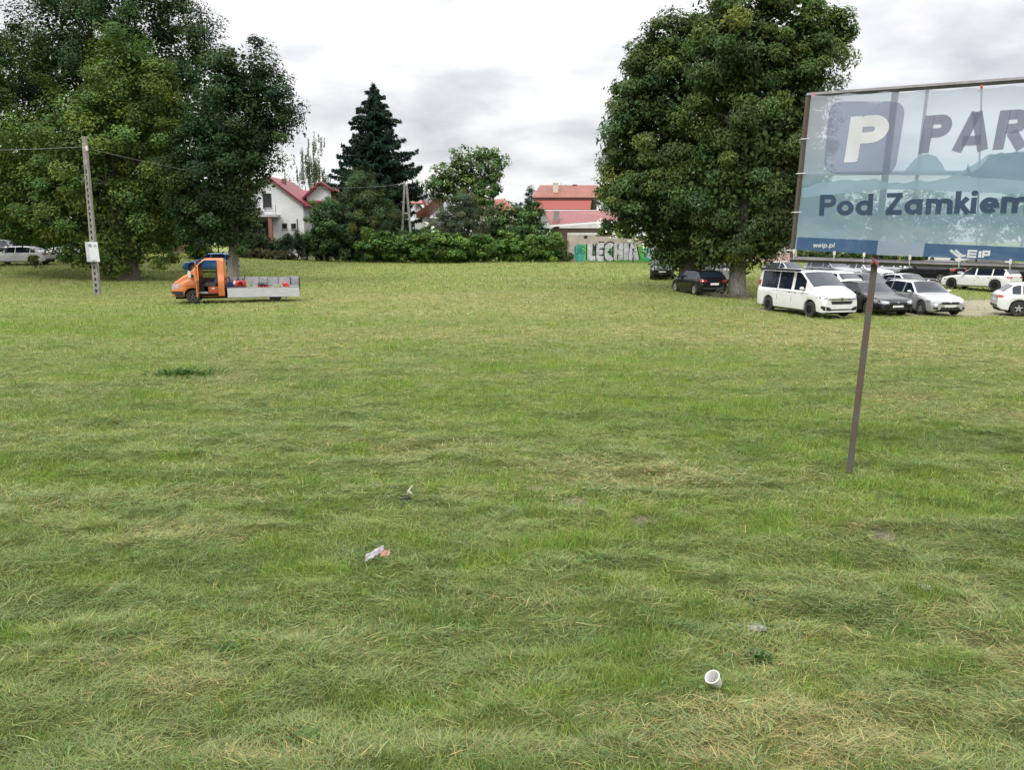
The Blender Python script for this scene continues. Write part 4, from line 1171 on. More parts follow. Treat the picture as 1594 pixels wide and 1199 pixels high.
MB().hexa([(tb - .27, -.30, bz0), (tb + .01, -.33, bz0), (tb + .01, -.13, bz0), (tb - .27, -.13, bz0)], [(tb - .30, -.30, bz1), (tb - .02, -.33, bz1), (tb - .02, -.13, bz1), (tb - .30, -.13, bz1)]).build('meter_box', M['greyplaster'], pole)
brd = empty('information_board', pb + Vector((tb + .16, -.20, bz0)), 0, 'small white notice board fixed on the concrete pole', 'notice board')
MB().hexa([(-.20, -.16, 0), (.27, -.10, 0), (.27, -.07, 0), (-.20, -.13, 0)], [(-.24, -.16, bz1 - bz0), (.22, -.10, bz1 - bz0), (.22, -.07, bz1 - bz0), (-.24, -.13, bz1 - bz0)]).build('board', mat('board_white', (.55, .57, .60), .5, var=.06), brd)
bh_ = bz1 - bz0
MB().lathe([(.075, -.17), (.075, -.175), (.045, -.175), (.045, -.17)], 'y', 16, (-.15, 0, bh_ * .82)).build('symbol', mat('sign_ink', (.03, .035, .07), .5), brd)
MB().box(.04, .15, -.150, -.146, bh_ * .78, bh_ * .86).box(-.16, .14, -.17, -.166, bh_ * .05, bh_ * .09).build('print_lines', mat('print_grey', (.25, .27, .36), .6), brd)

def wire(name, pts, r, lab, sag):
    P_ = []
    for a, b in zip(pts, pts[1:]):
        a, b = Vector(a), Vector(b)
        for i in range(25):
            t = i / 24; p = a.lerp(b, t); p.z -= sag * 4 * t * (1 - t); P_.append(p)
    o = MB().tube(P_, r * .5, 5).build(name, M['wire'])
    tag(o, lab, 'cable', 'aerial cables')
    return o
ap = gx(634, 86); apt = at(636, 285, 86)
apole = empty('leaning_pole_pair', ap, 0, 'pair of grey poles leaning together like a letter A above the hedge', 'utility pole')
Ha = apt.z - ap.z
MB().tube([(-.72, 0, -.2), (-.08, 0, Ha)], [.15, .10], 8).build('leg', M['concrete'], apole, True)
MB().tube([(.62, 0, -.2), (.10, .05, Ha - .1)], [.16, .11], 8).build('leg', M['concrete'], apole, True)
MB().tube([(-.3, 0, Ha * .62), (.32, 0, Ha * .62)], .04, 6).box(-.2, .2, -.06, .06, Ha - .25, Ha - .12).build('cross_brace', M['steel'], apole)
MB().tube([(-.12, -.12, Ha), (-.12, -.12, Ha + .2)], .05, 6).build('insulator', M['white_pl'], apole)
wire('cable', [pt + Vector((.12, -.1, -.62)), apt + Vector((-.08, 0, .02))], .022, 'pale cable sagging from the concrete pole to the leaning poles', 1.15)
wire('cable', [pt + Vector((-.05, -.1, -.55)), at(-300, 225, 60)], .022, 'cable running from the concrete pole out of the left edge', .3)

# ------------------------------------------------------------------ graffiti wall
YW = 84.0
def wx(px): return at(px, 400, YW).x
zg = .72
def wz(py): return at(900, py, YW).z
wall = empty('concrete_wall', (wx(883), YW, zg), 0, 'weathered concrete wall covered in silver, green and teal graffiti', 'wall')
def wl(px, py): return (wx(px) - wx(883), wz(py) - zg)
x_end = wx(1240) - wx(883)
h1 = wl(883, 364)[1]; h2 = wl(925, 368)[1]
wm = MB(); wm.box(0, wl(926, 400)[0], 0, .3, -.4, h1 - .15); wm.box(wl(926, 400)[0], x_end, .01, .3, -.4, h2)
wm.build('wall_panel', M['wall_conc'], wall)
MB().box(.02, wl(926, 400)[0] + .5, .02, .5, h1 - .13, h1 + .12).build('wall_capping', mat('pale_capping', (.5, .49, .47), .9, var=.3), wall)
GP = {k: mat(k, c, .7, var=.35, scale=2.5) for k, c in dict(spray_green=(.07, .36, .05), spray_teal=(.04, .26, .20), spray_silver=(.46, .46, .49), spray_black=(.015, .018, .02), spray_pink=(.5, .33, .33), spray_red=(.42, .03, .04), spray_dteal=(.015, .11, .12)).items()}

def arc(cx, cy, rx, ry, a0, a1, n=14):
    return [(cx + rx * math.cos(R(a0 + (a1 - a0) * i / n)), cy + ry * math.sin(R(a0 + (a1 - a0) * i / n))) for i in range(n + 1)]
# glyphs: cap height 1, x-height .70, (strokes, advance); strokes are centre lines inset by half weight
def glyphs(w):
    h = w / 2
    xh = .70; r = xh / 2 - h
    bowl = lambda cx: arc(cx, xh / 2, r, r, 0, 360, 28)
    G = {}
    G['P'] = ([[(h, 0), (h, 1)], [(w*.9, 1 - h), (.40, 1 - h)] + arc(.40, .70, .30 - h, .30 - h, 90, -90) + [(w*.9, .40 + h)]], .72)
    G['R'] = (G['P'][0] + [[(.36, .44), (.66, 0)]], .78)
    G['A'] = ([[(h*.8, 0), (.41, 1)], [(.41, 1), (.82 - h*.8, 0)], [(.2, .27), (.62, .27)]], .84)
    G['K'] = ([[(h, 0), (h, 1)], [(h, .42), (.62, 1)], [(.26, .58), (.68, 0)]], .72)
    G['I'] = ([[(h, 0), (h, 1)]], w + .08)
    G['N'] = ([[(h, 0), (h, 1)], [(h, .96), (.72 - h, .04)], [(.72 - h, 0), (.72 - h, 1)]], .82)
    G['G'] = ([arc(.5, .5, .5 - h, .5 - h, 45, 360, 26) + [(.52, .5)]], 1.06)
    G['Z'] = ([[(.04, 1 - h), (.66, 1 - h)], [(.60, 1 - h), (.10, h)], [(.04, h), (.68, h)]], .74)
    G['E'] = ([[(h, 0), (h, 1)], [(w*.9, h), (.52, h)], [(w*.9, .5), (.48, .5)], [(w*.9, 1 - h), (.52, 1 - h)]], .6)
    G['o'] = ([bowl(xh / 2)], xh + .05)
    G['d'] = ([bowl(xh / 2), [(xh - h, 0), (xh - h, 1)]], xh + .10)
    G['a'] = ([bowl(xh / 2), [(xh - h, 0), (xh - h, xh)]], xh + .10)
    G['m'] = ([[(h, 0), (h, xh)], [(h, .34)] + arc(.29, xh - .20 - h*.2, .21 - h*.1, .20 - h*.8, 180, 0, 10) + [(.5 - h*.1, 0)], [(.5, .34)] + arc(.71 , xh - .20 - h*.2, .21 - h*.1, .20 - h*.8, 180, 0, 10) + [(.92, 0)]], 1.06)
    G['k'] = ([[(h, 0), (h, 1)], [(h, .28), (.46, xh)], [(.22, .42), (.52, 0)]], .56)
    G['i'] = ([[(h, 0), (h, xh)], arc(h, .89, h*.55, h*.55, 0, 360, 12)], w + .08)
    G['e'] = ([arc(xh / 2, xh / 2, r, r, -42, -360, 24) + [(xh - h*1.4, xh / 2 )], [(h, xh/2 - .005), (xh - h, xh/2 - .005)]], xh + .04)
    G['w'] = ([[(.03, xh), (.2, 0)], [(.2, 0), (.4, xh)], [(.4, xh), (.6, 0)], [(.6, 0), (.77, xh)]], .82)
    G['p'] = ([bowl(xh / 2), [(h, xh), (h, -.3)]], xh + .06)
    G['l'] = ([[(h, 0), (h, 1)]], w + .08)
    G['.'] = ([[(h, 0), (h, w)]], w + .08)
    G[' '] = ([], .34)
    return G

def ribbon(pts, w):
    P_ = [Vector(p) for p in pts]; closed = (P_[0] - P_[-1]).length < 1e-5
    if closed: P_ = P_[:-1]
    n = len(P_); L_, R_ = [], []
    for i in range(n):
        if closed: a, b = P_[i - 1], P_[(i + 1) % n]
        else: a, b = P_[max(i - 1, 0)], P_[min(i + 1, n - 1)]
        d1 = (P_[i] - a); d2 = (b - P_[i])
        if d1.length < 1e-7: d1 = d2
        if d2.length < 1e-7: d2 = d1
        d1.normalize(); d2.normalize(); t = d1 + d2
        if t.length < 1e-6: t = d1
        t.normalize(); nn = Vector((-t.y, t.x)); k = 1 / max(.45, t.dot(d1))
        L_.append(P_[i] + nn * w / 2 * k); R_.append(P_[i] - nn * w / 2 * k)
    fs = [(L_[i], L_[(i+1) % n], R_[(i+1) % n], R_[i]) for i in range(n if closed else n - 1)]
    return fs

def resample(pl, d=.07):
    out = [tuple(pl[0])]
    for a, b in zip(pl, pl[1:]):
        n = max(1, int(math.hypot(b[0] - a[0], b[1] - a[1]) / d))
        out += [(a[0] + (b[0] - a[0]) * i / n, a[1] + (b[1] - a[1]) * i / n) for i in range(1, n + 1)]
    return out
def text_mb(s, h, w, origin, shear=0, track=0, step=.0004, thick=.0015, depth0=0.0, xscale=1.0, each=None):
    """flat letters in the x-z plane facing -y; strokes sit a hair in front of one another"""
    G = glyphs(w); mb = MB(); x = 0; ox, oz = origin; d = depth0
    for ch in s:
        st_, adv = G[ch]
        for pl in st_:
            ww = w if not (ch == 'i' and len(pl) > 4) else w * .62
            for q in ribbon(resample(pl), ww):
                vs = [(ox + (x + p.x * xscale + p.y * shear) * h, -d, oz + p.y * h) for p in q]
                mb.prism([vs[0], vs[3], vs[2], vs[1]], (0, thick, 0))
            d += step
        x += (adv + track) * xscale
        if each is not None:
            if mb.v: each(mb)
            mb = MB()
    return mb, ox + x * h

def blob_poly(cx, cz, rx, rz, seed, n=26, y=-.006, amp=.25):
    r_ = random.Random(seed)
    ph = [r_.uniform(0, 6.28) for _ in range(3)]
    pts = []
    for i in range(n):
        a = 2 * PI * i / n; k = 1 + amp * (.5 * math.sin(3*a + ph[0]) + .3 * math.sin(5*a + ph[1]) + .2 * math.sin(8*a + ph[2]))
        ex = math.copysign(abs(math.cos(a)) ** .6, math.cos(a)); ez = math.copysign(abs(math.sin(a)) ** .6, math.sin(a))
        pts.append((cx + rx * ex * k, y, cz + rz * ez * k))
    return pts
def wpatch(name, px0, px1, py0, py1, m_, seed, y, amp=.16):
    a, b = wl(px0, py1), wl(px1, py0)
    MB().prism(blob_poly((a[0] + b[0]) / 2, (a[1] + b[1]) / 2, (b[0] - a[0]) / 2, (b[1] - a[1]) / 2, seed, y=y, amp=amp), (0, .002, 0)).build(name, GP[m_], wall)
wpatch('graffiti_patch', 893, 1064, 383, 408, 'spray_green', 1, -.006, .06)
wpatch('graffiti_patch', 894, 910, 380, 409, 'spray_teal', 2, -.010)
wpatch('graffiti_patch', 905, 914, 380, 394, 'spray_green', 3, -.014)
wpatch('graffiti_patch', 1003, 1012, 386, 408, 'spray_teal', 5, -.010)
wpatch('graffiti_patch', 1010, 1040, 383, 404, 'spray_silver', 7, -.012)
wpatch('graffiti_patch', 1162, 1238, 396, 411, 'spray_pink', 8, -.006, .08)
wpatch('graffiti_patch', 1050, 1135, 384, 408, 'spray_pink', 9, -.010, .08)
# silver block letters LECHIA: fat strokes over wider black strokes
BL = {'L': [[(.18, .06), (.18, .94)], [(.18, .13), (.62, .13)]], 'E': [[(.18, .06), (.18, .9)], [(.18, .12), (.6, .12)], [(.18, .5), (.52, .5)], [(.18, .86), (.6, .86)]],
      'C': [arc(.42, .5, .28, .37, 50, 310, 14)], 'H': [[(.16, .05), (.16, .95)], [(.56, .05), (.56, .95)], [(.16, .5), (.56, .5)]], 'I': [[(.2, .05), (.2, .95)]],
      'A': [[(.10, .04), (.34, .92)], [(.34, .92), (.62, .04)], [(.2, .32), (.52, .32)]]}
a0 = wl(914.5, 406); a1 = wl(993, 378); hh = a1[1] - a0[1]; totw = a1[0] - a0[0]
adv = {'L': .66, 'E': .66, 'C': .72, 'H': .76, 'I': .42, 'A': .72}
kx = totw / (sum(adv[c] for c in 'LECHIA') * hh)
blk, slv = MB(), MB(); x = 0; dj = 0
for ch in 'LECHIA':
    for pl in BL[ch]:
        pl2 = [((x + p[0]) * kx, p[1]) for p in pl]
        for w_, mb, d in ((.43, blk, .018), (.285, slv, .024)):
            e = (w_ - .3) * .3
            q2 = list(pl2)
            for q in ribbon(q2, w_):
                vs = [(a0[0] + p.x * hh, -(d + dj * .0004), a0[1] + p.y * hh) for p in q]
                mb.prism([vs[0], vs[3], vs[2], vs[1]], (0, .002, 0))
        dj += 1
    x += adv[ch]
blk.build('letter_outline', GP['spray_black'], wall); slv.build('block_letters', GP['spray_silver'], wall)
sep = MB()
x = 0
for ch in 'LECHI':
    x += adv[ch]; X_ = a0[0] + x * kx * hh
    sep.prism([(X_ - .03, -.034, a0[1]), (X_ + .03, -.034, a0[1]), (X_ + .03, -.034, a0[1] + hh), (X_ - .03, -.034, a0[1] + hh)], (0, .002, 0))
for cx_, cz_, w_, h_ in ((.50, .70, .13, .26), (.97+.1, .32, .3, .05), (.98+.12, .66, .3, .05), (1.70, .5, .22, .1), (2.36, .78, .07, .3), (2.36, .22, .07, .3), (3.42+.14, .62, .10, .16), (3.56, .1, .1, .16)):
    X_ = a0[0] + cx_ * kx * hh; Z_ = a0[1] + cz_ * hh
    sep.prism([(X_ - w_*hh/2, -.038, Z_ - h_*hh/2), (X_ + w_*hh/2, -.038, Z_ - h_*hh/2), (X_ + w_*hh/2, -.038, Z_ + h_*hh/2), (X_ - w_*hh/2, -.038, Z_ + h_*hh/2)], (0, .002, 0))
sep.build('letter_gaps', GP['spray_black'], wall)
def scribble(px0, px1, py0, py1, lines_, m_, w_=.10, y=-.020, nm='graffiti_tag'):
    a, b = wl(px0, py1), wl(px1, py0); mb = MB(); d = y
    for pl in lines_:
        for q in ribbon([(a[0] + p[0] * (b[0] - a[0]), a[1] + p[1] * (b[1] - a[1])) for p in pl], w_):
            vs = [(p.x, d, p.y) for p in q]; mb.prism([vs[0], vs[3], vs[2], vs[1]], (0, .002, 0))
        d -= .0006
    mb.build(nm, GP[m_], wall)
scribble(895, 912, 383, 396, [[(.0, 1), (.05, .1), (.2, 0), (.3, .9)], [(.35, .1), (.45, .8), (.55, .1)], arc(.75, .5, .2, .4, 30, 330, 10), [(.6, .6), (.9, .2)]], 'spray_dteal')
scribble(998, 1014, 383, 400, [[(0, .4), (.45, .5)], [(.35, 1), (.35, 0)], [(.6, .9), (.6, .1)], [(.6, .9), (.95, .9)], [(.9, .9), (.9, .1)]], 'spray_black', .12)
scribble(1014, 1040, 385, 400, [arc(.15, .5, .13, .35, 0, 360, 12), [(.35, .9), (.5, .5), (.35, .1)], arc(.75, .5, .15, .35, 40, 320, 10)], 'spray_dteal', .10)
scribble(1108, 1134, 382, 407, [[(.0, .9), (.35, 1), (.3, .5), (.1, .2)], [(.4, .8), (.8, .95), (.7, .6)], [(.5, .3), (.9, .4), (.7, 0)], [(.2, .6), (.5, .7)]], 'spray_red', .28)
scribble(1170, 1232, 398, 408, [[(0, .2), (.1, .9), (.2, .2), (.3, .9)], arc(.45, .5, .08, .4, 0, 360, 10), [(.6, .9), (.6, .1), (.75, .1)], [(.85, .9), (.95, .1)]], 'spray_red', .08)
c = wl(911, 369); MB().prism(blob_poly(c[0], c[1], .2, .17, 31, y=-.008), (0, .004, 0)).build('wall_hole', GP['spray_black'], wall)
# weeds at the foot of the wall are part of the grass

# brick pillar and wooden gate on the left
gpos = gx(240, 82)
gt = empty('wooden_gate', gx(248, 82), 0, 'weathered wooden gate with red brick pillar behind the truck', 'gate')
s82 = 82 / F
gm = MB()
for i in range(22): gm.box(i * .2, i * .2 + .17, -.02, .02, .08, 1.55 + .06 * math.sin(i * .9))
gm.box(0, 4.4, .02, .06, .4, .5).box(0, 4.4, .02, .06, 1.2, 1.3); gm.build('boards', M['wood_dark'], gt)
MB().box(-.45, -.08, -.18, .18, -.2, 1.7).build('pillar', M['brick'], gt)
MB().box(-.5, -.03, -.23, .23, 1.7, 1.8).build('pillar_cap', M['concrete'], gt)

# ------------------------------------------------------------------ houses
def window(root, x, z, w, h, y, frame='frame_white', mull=True, name='window'):
    f = MB(); t = .07
    f.box(x - w/2, x + w/2, y - .05, y + .03, z - h/2, z - h/2 + t).box(x - w/2, x + w/2, y - .05, y + .03, z + h/2 - t, z + h/2)
    f.box(x - w/2, x - w/2 + t, y - .05, y + .03, z - h/2 + t, z + h/2 - t).box(x + w/2 - t, x + w/2, y - .05, y + .03, z - h/2 + t, z + h/2 - t)
    if mull: f.box(x - w/2 + t, x + w/2 - t, y - .045, y + .02, z + .04, z + .1)
    fo = f.build(name, M[frame], root)
    MB().box(x - w/2 + t, x + w/2 - t, y - .02, y - .003, z - h/2 + t, z + h/2 - t).build('pane', M['winglass'], fo)
    MB().box(x - w/2 - .06, x + w/2 + .06, y - .12, y - .002, z - h/2 - .06, z - h/2).build('sill', M['greyplaster'], fo)
def slab_roof(mb, p0, p1, e0, e1, th=.22):
    "roof plane with thickness: ridge p0-p1, eave e0-e1"
    vs = [Vector(p) for p in (p0, p1, e1, e0)]
    n = (vs[1] - vs[0]).cross(vs[3] - vs[0]).normalized()
    if n.z < 0: n = -n
    mb.hexa([v for v in vs], [v + n * th for v in vs])

YH = 92.0
def hx(px): return at(px, 350, YH).x
def hz(py, px=450): return at(px, py, YH).z
zg2 = tz(hx(450), YH)
hw_ = empty('white_house', (hx(387), YH, zg2), 0, 'white gabled house with crimson roof and balcony behind the thuja row', 'house')
def h_(px, py): return (hx(px) - hx(387), hz(py) - zg2)
xl, xr_ = h_(352, 0)[0], h_(476, 0)[0]
rx_, rz_ = h_(420, 276); ex, ez = h_(478, 322)
# front gable wall (ridge runs away from the camera), left slope mirrored
lx_ = rx_ - (ex - rx_); dep = 10.0
xa, xb = lx_ + .6, ex - .35
sl_ = (rz_ - ez) / (ex - rx_)
def gable(mb, xa, xb, rx, rz, sl, y0, y1, zlow=-.3, drop=.05):
    za = rz - (rx - xa) * sl - drop; zb = rz - (xb - rx) * sl - drop
    mb.prism([(xa, y0, zlow), (xb, y0, zlow), (xb, y0, zb), (rx, y0, rz - drop), (xa, y0, za)], (0, y1 - y0, 0))
w_ = MB(); gable(w_, xa, xb, rx_, rz_, sl_, 0, dep); w_.build('wall', M['plaster'], hw_)
rf = MB(); slab_roof(rf, (rx_, -.5, rz_), (rx_, dep + .4, rz_), (ex + .1, -.5, ez - .05), (ex + .1, dep + .4, ez - .05)); slab_roof(rf, (rx_, -.5, rz_), (rx_, dep + .4, rz_), (2*rx_ - ex - .1, -.5, ez - .05), (2*rx_ - ex - .1, dep + .4, ez - .05))
ro = rf.build('roof', M['roof_crimson'], hw_)
ch = h_(433, 276); MB().box(ch[0] - .2, ch[0] + .2, 3, 3.5, ch[1] - 1.5, ch[1] + .1).build('chimney', M['wood_dark'], ro)
# right wing: second gable further back
r2, rz2 = h_(494, 283); e2, ez2 = h_(513, 297); s2 = (rz2 - ez2) / (e2 - r2)
w2_ = MB(); gable(w2_, h_(470, 0)[0], e2 - .3, r2, rz2, s2, 2.6, dep + 1); w2_.build('wing_wall', M['plaster'], hw_)
rf = MB(); slab_roof(rf, (r2, 2.0, rz2), (r2, dep + 1, rz2), (e2 + .1, 2.0, ez2), (e2 + .1, dep + 1, ez2)); e3, ez3 = h_(464, 311); slab_roof(rf, (r2, 2.0, rz2), (r2, dep + 1, rz2), (e3, 2.0, ez3), (e3, dep + 1, ez3)); 
rf.build('wing_roof', M['roof_crimson'], hw_)
rf = MB(); q1, qz = h_(430, 294); q2, _ = h_(492, 294); _, qb = h_(0, 316)
slab_roof(rf, (rx_ + .2, 5.5, qz), (r2, 5.5, qz), (rx_ + .2, 2.2, qb), (r2, 2.2, qb)); slab_roof(rf, (rx_ + .2, 5.5, qz), (r2, 5.5, qz), (rx_ + .2, 9, qb), (r2, 9, qb)); rf.build('middle_roof', M['roof_crimson'], hw_)
c2 = h_(484, 288); MB().box(c2[0] - .2, c2[0] + .25, 4.5, 5, c2[1] - 1.2, c2[1] + .25).build('chimney', M['plaster'], ro)
cw = h_(418, 312); window(hw_, cw[0], cw[1], 13 * YH / F, 21 * YH / F, 0, 'frame_dark')
for px in (443, 457): cw = h_(px, 352); window(hw_, cw[0], cw[1], .55, .62, 0, 'frame_dark', False)
for py, px in ((352, 480),): MB().tube([(xb - .75, -.06, h_(0, 341)[1]), (xb - .75, -.06, 0)], .05, 6).build('downpipe', M['frame_dark'], hw_)
# balcony and porch on the left
b0, bz = h_(383, 336); b1 = h_(437, 0)[0]
MB().box(b0, b1, -1.5, -.002, bz - .15, bz + .12).build('balcony', M['greyplaster'], hw_)
bal = MB()
for i in range(13): bal.tube([(b0 + .05 + i * (b1 - b0 - .1) / 12, -1.45, bz + .12), (b0 + .05 + i * (b1 - b0 - .1) / 12, -1.45, bz + .5)], .015, 5)
bal.tube([(b0, -1.45, bz + .5), (b1, -1.45, bz + .5)], .03, 6); bal.build('railing', M['steel'], hw_)
MB().tube([(b1 - .1, -1.3, bz + .1), (b1 - .1, -1.3, bz + 1.2)], .03, 6).build('antenna', M['frame_dark'], hw_)
cp_ = h_(426, 0)[0]; MB().box(cp_ - .2, cp_ + .2, -1.4, -1.0, -.2, bz - .152).build('brick_pillar', M['brick'], hw_)
cd = h_(418, 360); MB().box(cd[0] - .4, cd[0] + .35, -.06, -.002, 0, bz - .6).build('door', M['wood_dark'], hw_)
MB().box(b0 + .2, h_(397, 0)[0], -.2, -.002, bz + .13, bz + 2.4).build('balcony_partition', M['greyplaster'], hw_)

# little orange roofed house between the poles
YS = 108
def sx(px, py): p = at(px, py, YS); return p
g0 = gx(668, YS); sh = empty('small_house', g0, 0, 'small white house with orange red roofs between the leaning poles and the grey pine', 'house')
def s_(px, py): p = at(px, py, YS); return (p.x - g0.x, p.z - g0.z)
wv = MB(); pr = s_(650, 316); pl = s_(636, 338); prr = s_(664, 338)
wv.prism([(pl[0], 0, -.3), (prr[0] + 2.5, 0, -.3), (prr[0] + 2.5, 0, pl[1] - .3), (prr[0], 0, prr[1]), (pr[0], 0, pr[1])], (0, 7, 0)); wv.build('wall', M['plaster'], sh)
rr_ = MB(); a = s_(636, 311); b = s_(657, 311); c = s_(636, 317); d = s_(664, 317)
slab_roof(rr_, (a[0], 3, a[1]), (b[0], 3, b[1]), (c[0], -.4, c[1] - .1), (d[0] - .4, -.4, d[1] - .1), .15)
slab_roof(rr_, (b[0], -.4, b[1]), (b[0], 4, b[1]), (s_(666, 328)[0], -.4, s_(666, 328)[1]), (s_(666, 328)[0], 4, s_(666, 328)[1]), .2)
rr_.build('roof', M['roof_clay'], sh)
rr_ = MB(); a = s_(689, 311); b = s_(650, 331); 
rr_.hexa([(b[0], -1.6, b[1] - .7), (s_(682, 311)[0], -1.2, a[1] - .15), (s_(694, 311)[0], 1.0, a[1]), (s_(664, 336)[0], 1, b[1] - .9)], [(b[0], -1.6, b[1]), (s_(682, 311)[0], -1.2, a[1] + .08), (s_(694, 311)[0], 1.0, a[1] + .2), (s_(664, 336)[0], 1, b[1] - .4)])
rr_.build('porch_roof', M['roof_clay'], sh)

g1 = gx(772, 118); th_ = empty('distant_house', g1, 0, 'distant brownish roof peeking over the shrubs right of the walnut tree', 'house')
p = at(776, 314, 118) - g1; 
MB().box(-2.3, 2.6, 0, 5, -.3, p.z - 1.1).build('wall', M['cream'], th_)
rr_ = MB(); slab_roof(rr_, (-1.2, 2.5, p.z + .4), (1.2, 2.5, p.z + .4), (-2.9, -.4, p.z - 1.3), (3.0, -.4, p.z - 1.3), .15); slab_roof(rr_, (-1.2, 2.5, p.z + .4), (1.2, 2.5, p.z + .4), (-2.9, 5.4, p.z - 1.3), (3.0, 5.4, p.z - 1.3), .15); rr_.build('roof', M['roof_clay'], th_)

# big red roofed house
YR = 108.0
g2 = gx(890, YR); rh = empty('red_roofed_house', g2, 0, 'long house with two-step bright red tiled roof above the graffiti wall', 'house')
def r_(px, py): p = at(px, py, YR); return (p.x - g2.x, p.z - g2.z)
A_, B_ = r_(842, 287), r_(926, 287); C_, D_ = r_(828, 309), r_(921, 309)
E0, E1 = r_(829, 327), r_(921, 327)
MB().box(E0[0] + .5, B_[0] + .6, -.1, 8.2, -.3, E0[1] - .1).build('wall', M['plaster'], rh)
MB().prism([(B_[0] + .35, 3.5, B_[1] - .1), (B_[0] + .35, -.1, E0[1] - .1), (B_[0] + .35, 8.2, E0[1] - .1)], (.25, 0, 0)).build('gable', M['plaster'], rh)
rr_ = MB(); slab_roof(rr_, (A_[0], 3.5, A_[1]), (B_[0] + .7, 3.5, B_[1]), (C_[0], -.2, C_[1]), (D_[0] + 1.5, -.2, D_[1]), .16); slab_roof(rr_, (A_[0], 3.5, A_[1]), (B_[0] + .7, 3.5, B_[1]), (C_[0], 8.4, E0[1]), (D_[0] + 1.5, 8.4, E1[1]), .16)
ro = rr_.build('upper_roof', M['roof_red'], rh)
rr_ = MB(); slab_roof(rr_, (C_[0] + .2, -.12, C_[1] - .1), (D_[0], -.12, C_[1] - .1), (E0[0], -1.2, E0[1]), (E1[0] - .3, -1.2, E1[1]), .1); rr_.build('lower_roof', mat('bright_red_sheet', (.25, .045, .03), .5, var=.12, scale=2, stretch=(4, 4, .6)), rh)
MB().box(C_[0] + .1, D_[0] + .2, -.42, -.3, C_[1] - .12, C_[1] - .02).build('gutter', M['frame_dark'], rh)
cc = r_(866, 290); MB().box(cc[0] - .33, cc[0] + .33, 1.2, 1.8, cc[1] - 1.6, cc[1] + .45).box(cc[0] - .38, cc[0] + .38, 1.15, 1.85, cc[1] + .45, cc[1] + .55).build('chimney', M['cream'], ro)
for px, py0, py1 in ((876, 281, 287), (883, 284, 287)): q0 = r_(px, py0); MB().tube([(q0[0], 3.5, q0[1]), (q0[0], 3.5, r_(px, 289)[1])], .03, 5).build('antenna', M['frame_dark'], ro)
q0 = r_(898, 286); MB().box(q0[0] - .3, q0[0] + .3, 3.3, 3.7, q0[1] - .2, q0[1] + .15).build('roof_vent', M['frame_dark'], ro)
# shed in front with crimson sheet roof
YQ = 95.0; g3 = gx(895, YQ); shd = empty('long_shed', g3, 0, 'low shed with faded crimson sheet roof directly behind the graffiti wall', 'shed')
def q_(px, py): p = at(px, py, YQ); return (p.x - g3.x, p.z - g3.z)
a, b, c, d = q_(850, 327), q_(945, 327), q_(857, 351), q_(945, 345)
MB().box(c[0] + .3, d[0] + 2.5, .3, 4.5, -.3, c[1] - .3).build('wall', M['frame_dark'], shd)
rr_ = MB(); slab_roof(rr_, (a[0], 4.5, a[1]), (b[0] + 3, 4.5, b[1] + .1), (c[0], 0, c[1]), (d[0] + 3, 0, d[1] + .25), .1); ro = rr_.build('roof', M['roof_pink'], shd)
MB().hexa([(c[0], -.08, c[1] - .16), (d[0] + 3, -.08, d[1] + .09), (d[0] + 3, -.003, d[1] + .09), (c[0], -.003, c[1] - .16)], [(c[0], -.08, c[1] + .06), (d[0] + 3, -.08, d[1] + .31), (d[0] + 3, -.003, d[1] + .31), (c[0], -.003, c[1] + .06)]).build('fascia', M['frame_white'], shd)
MB().box(a[0], b[0] + 3, 4.45, 4.7, a[1] + .08, a[1] + .2).build('ridge_trim', M['frame_white'], shd)
cc = q_(867, 335); MB().box(cc[0] - .33, cc[0] + .33, .7, 1.3, c[1] - .3, cc[1] + .55).build('chimney', M['concrete'], ro)
# pale grey plastered house at the far left edge
g4 = gx(-10, 84); lh = empty('grey_house', g4, 0, 'pale grey house glimpsed through the leaves at the left edge', 'house')
p = at(-10, 276, 84) - g4
wv = MB(); gable(wv, -5.5, 3.6, -1, p.z + .6, .75, 0, 8); wv.build('wall', mat('pale_grey_plaster', (.5, .5, .5), .9, var=.15), lh)
rr_ = MB(); slab_roof(rr_, (-1, -.4, p.z + .7), (-1, 8.4, p.z + .7), (4.2, -.4, p.z - 3.2), (4.2, 8.4, p.z - 3.2)); slab_roof(rr_, (-1, -.4, p.z + .7), (-1, 8.4, p.z + .7), (-6.2, -.4, p.z - 3.2), (-6.2, 8.4, p.z - 3.2)); rr_.build('roof', M['frame_dark'], lh)
window(lh, .4, 2.2, 1.2, 1.3, 0, 'frame_dark')
MB().box(.0, 1.0, -.05, -.002, 2.95, 3.5).build('awning', M['brick'], lh)

# ------------------------------------------------------------------ banner frame
PB = gp(1322, 735)
YP = PB.y + .05
p_r = at(1378, 270, YP)      # reference point on the panel plane near the main post
phi = R(-30); du = Vector((math.cos(phi), math.sin(phi), 0)); nrm_ = Vector((math.sin(phi), -math.cos(phi), 0))  # towards the camera
C0 = Vector((0, 0, CAMH))
p_r = p_r + nrm_ * (.12 + (PB - p_r).dot(nrm_))   # the sheet hangs 12 cm in front of the post
def onplane(px, py):
    r = Vector(ray(px, py)); t = (p_r - C0).dot(nrm_) / r.dot(nrm_)
    return C0 + r * t
org = onplane(1235, 408); org_g = Vector((org.x, org.y, 0))
def pl_(px, py):
    p = onplane(px, py) - org_g
    return (p.dot(du), p.z)
def crop(cx_, cy_): return pl_(1220 + cx_ / 3.746, 110 + cy_ / 3.746)
bil = empty('billboard_frame', org_g, phi, 'rusty steel frame on posts carrying the translucent car park banner', 'billboard frame')
tl, bl_ = crop(140, 140), crop(43, 1100)
pbot = (PB - org_g).dot(du)
topL = tl; ptop = crop(648, 105)
s_end = 4.75; lean = (tl[0] - bl_[0]) / (tl[1] - bl_[1])
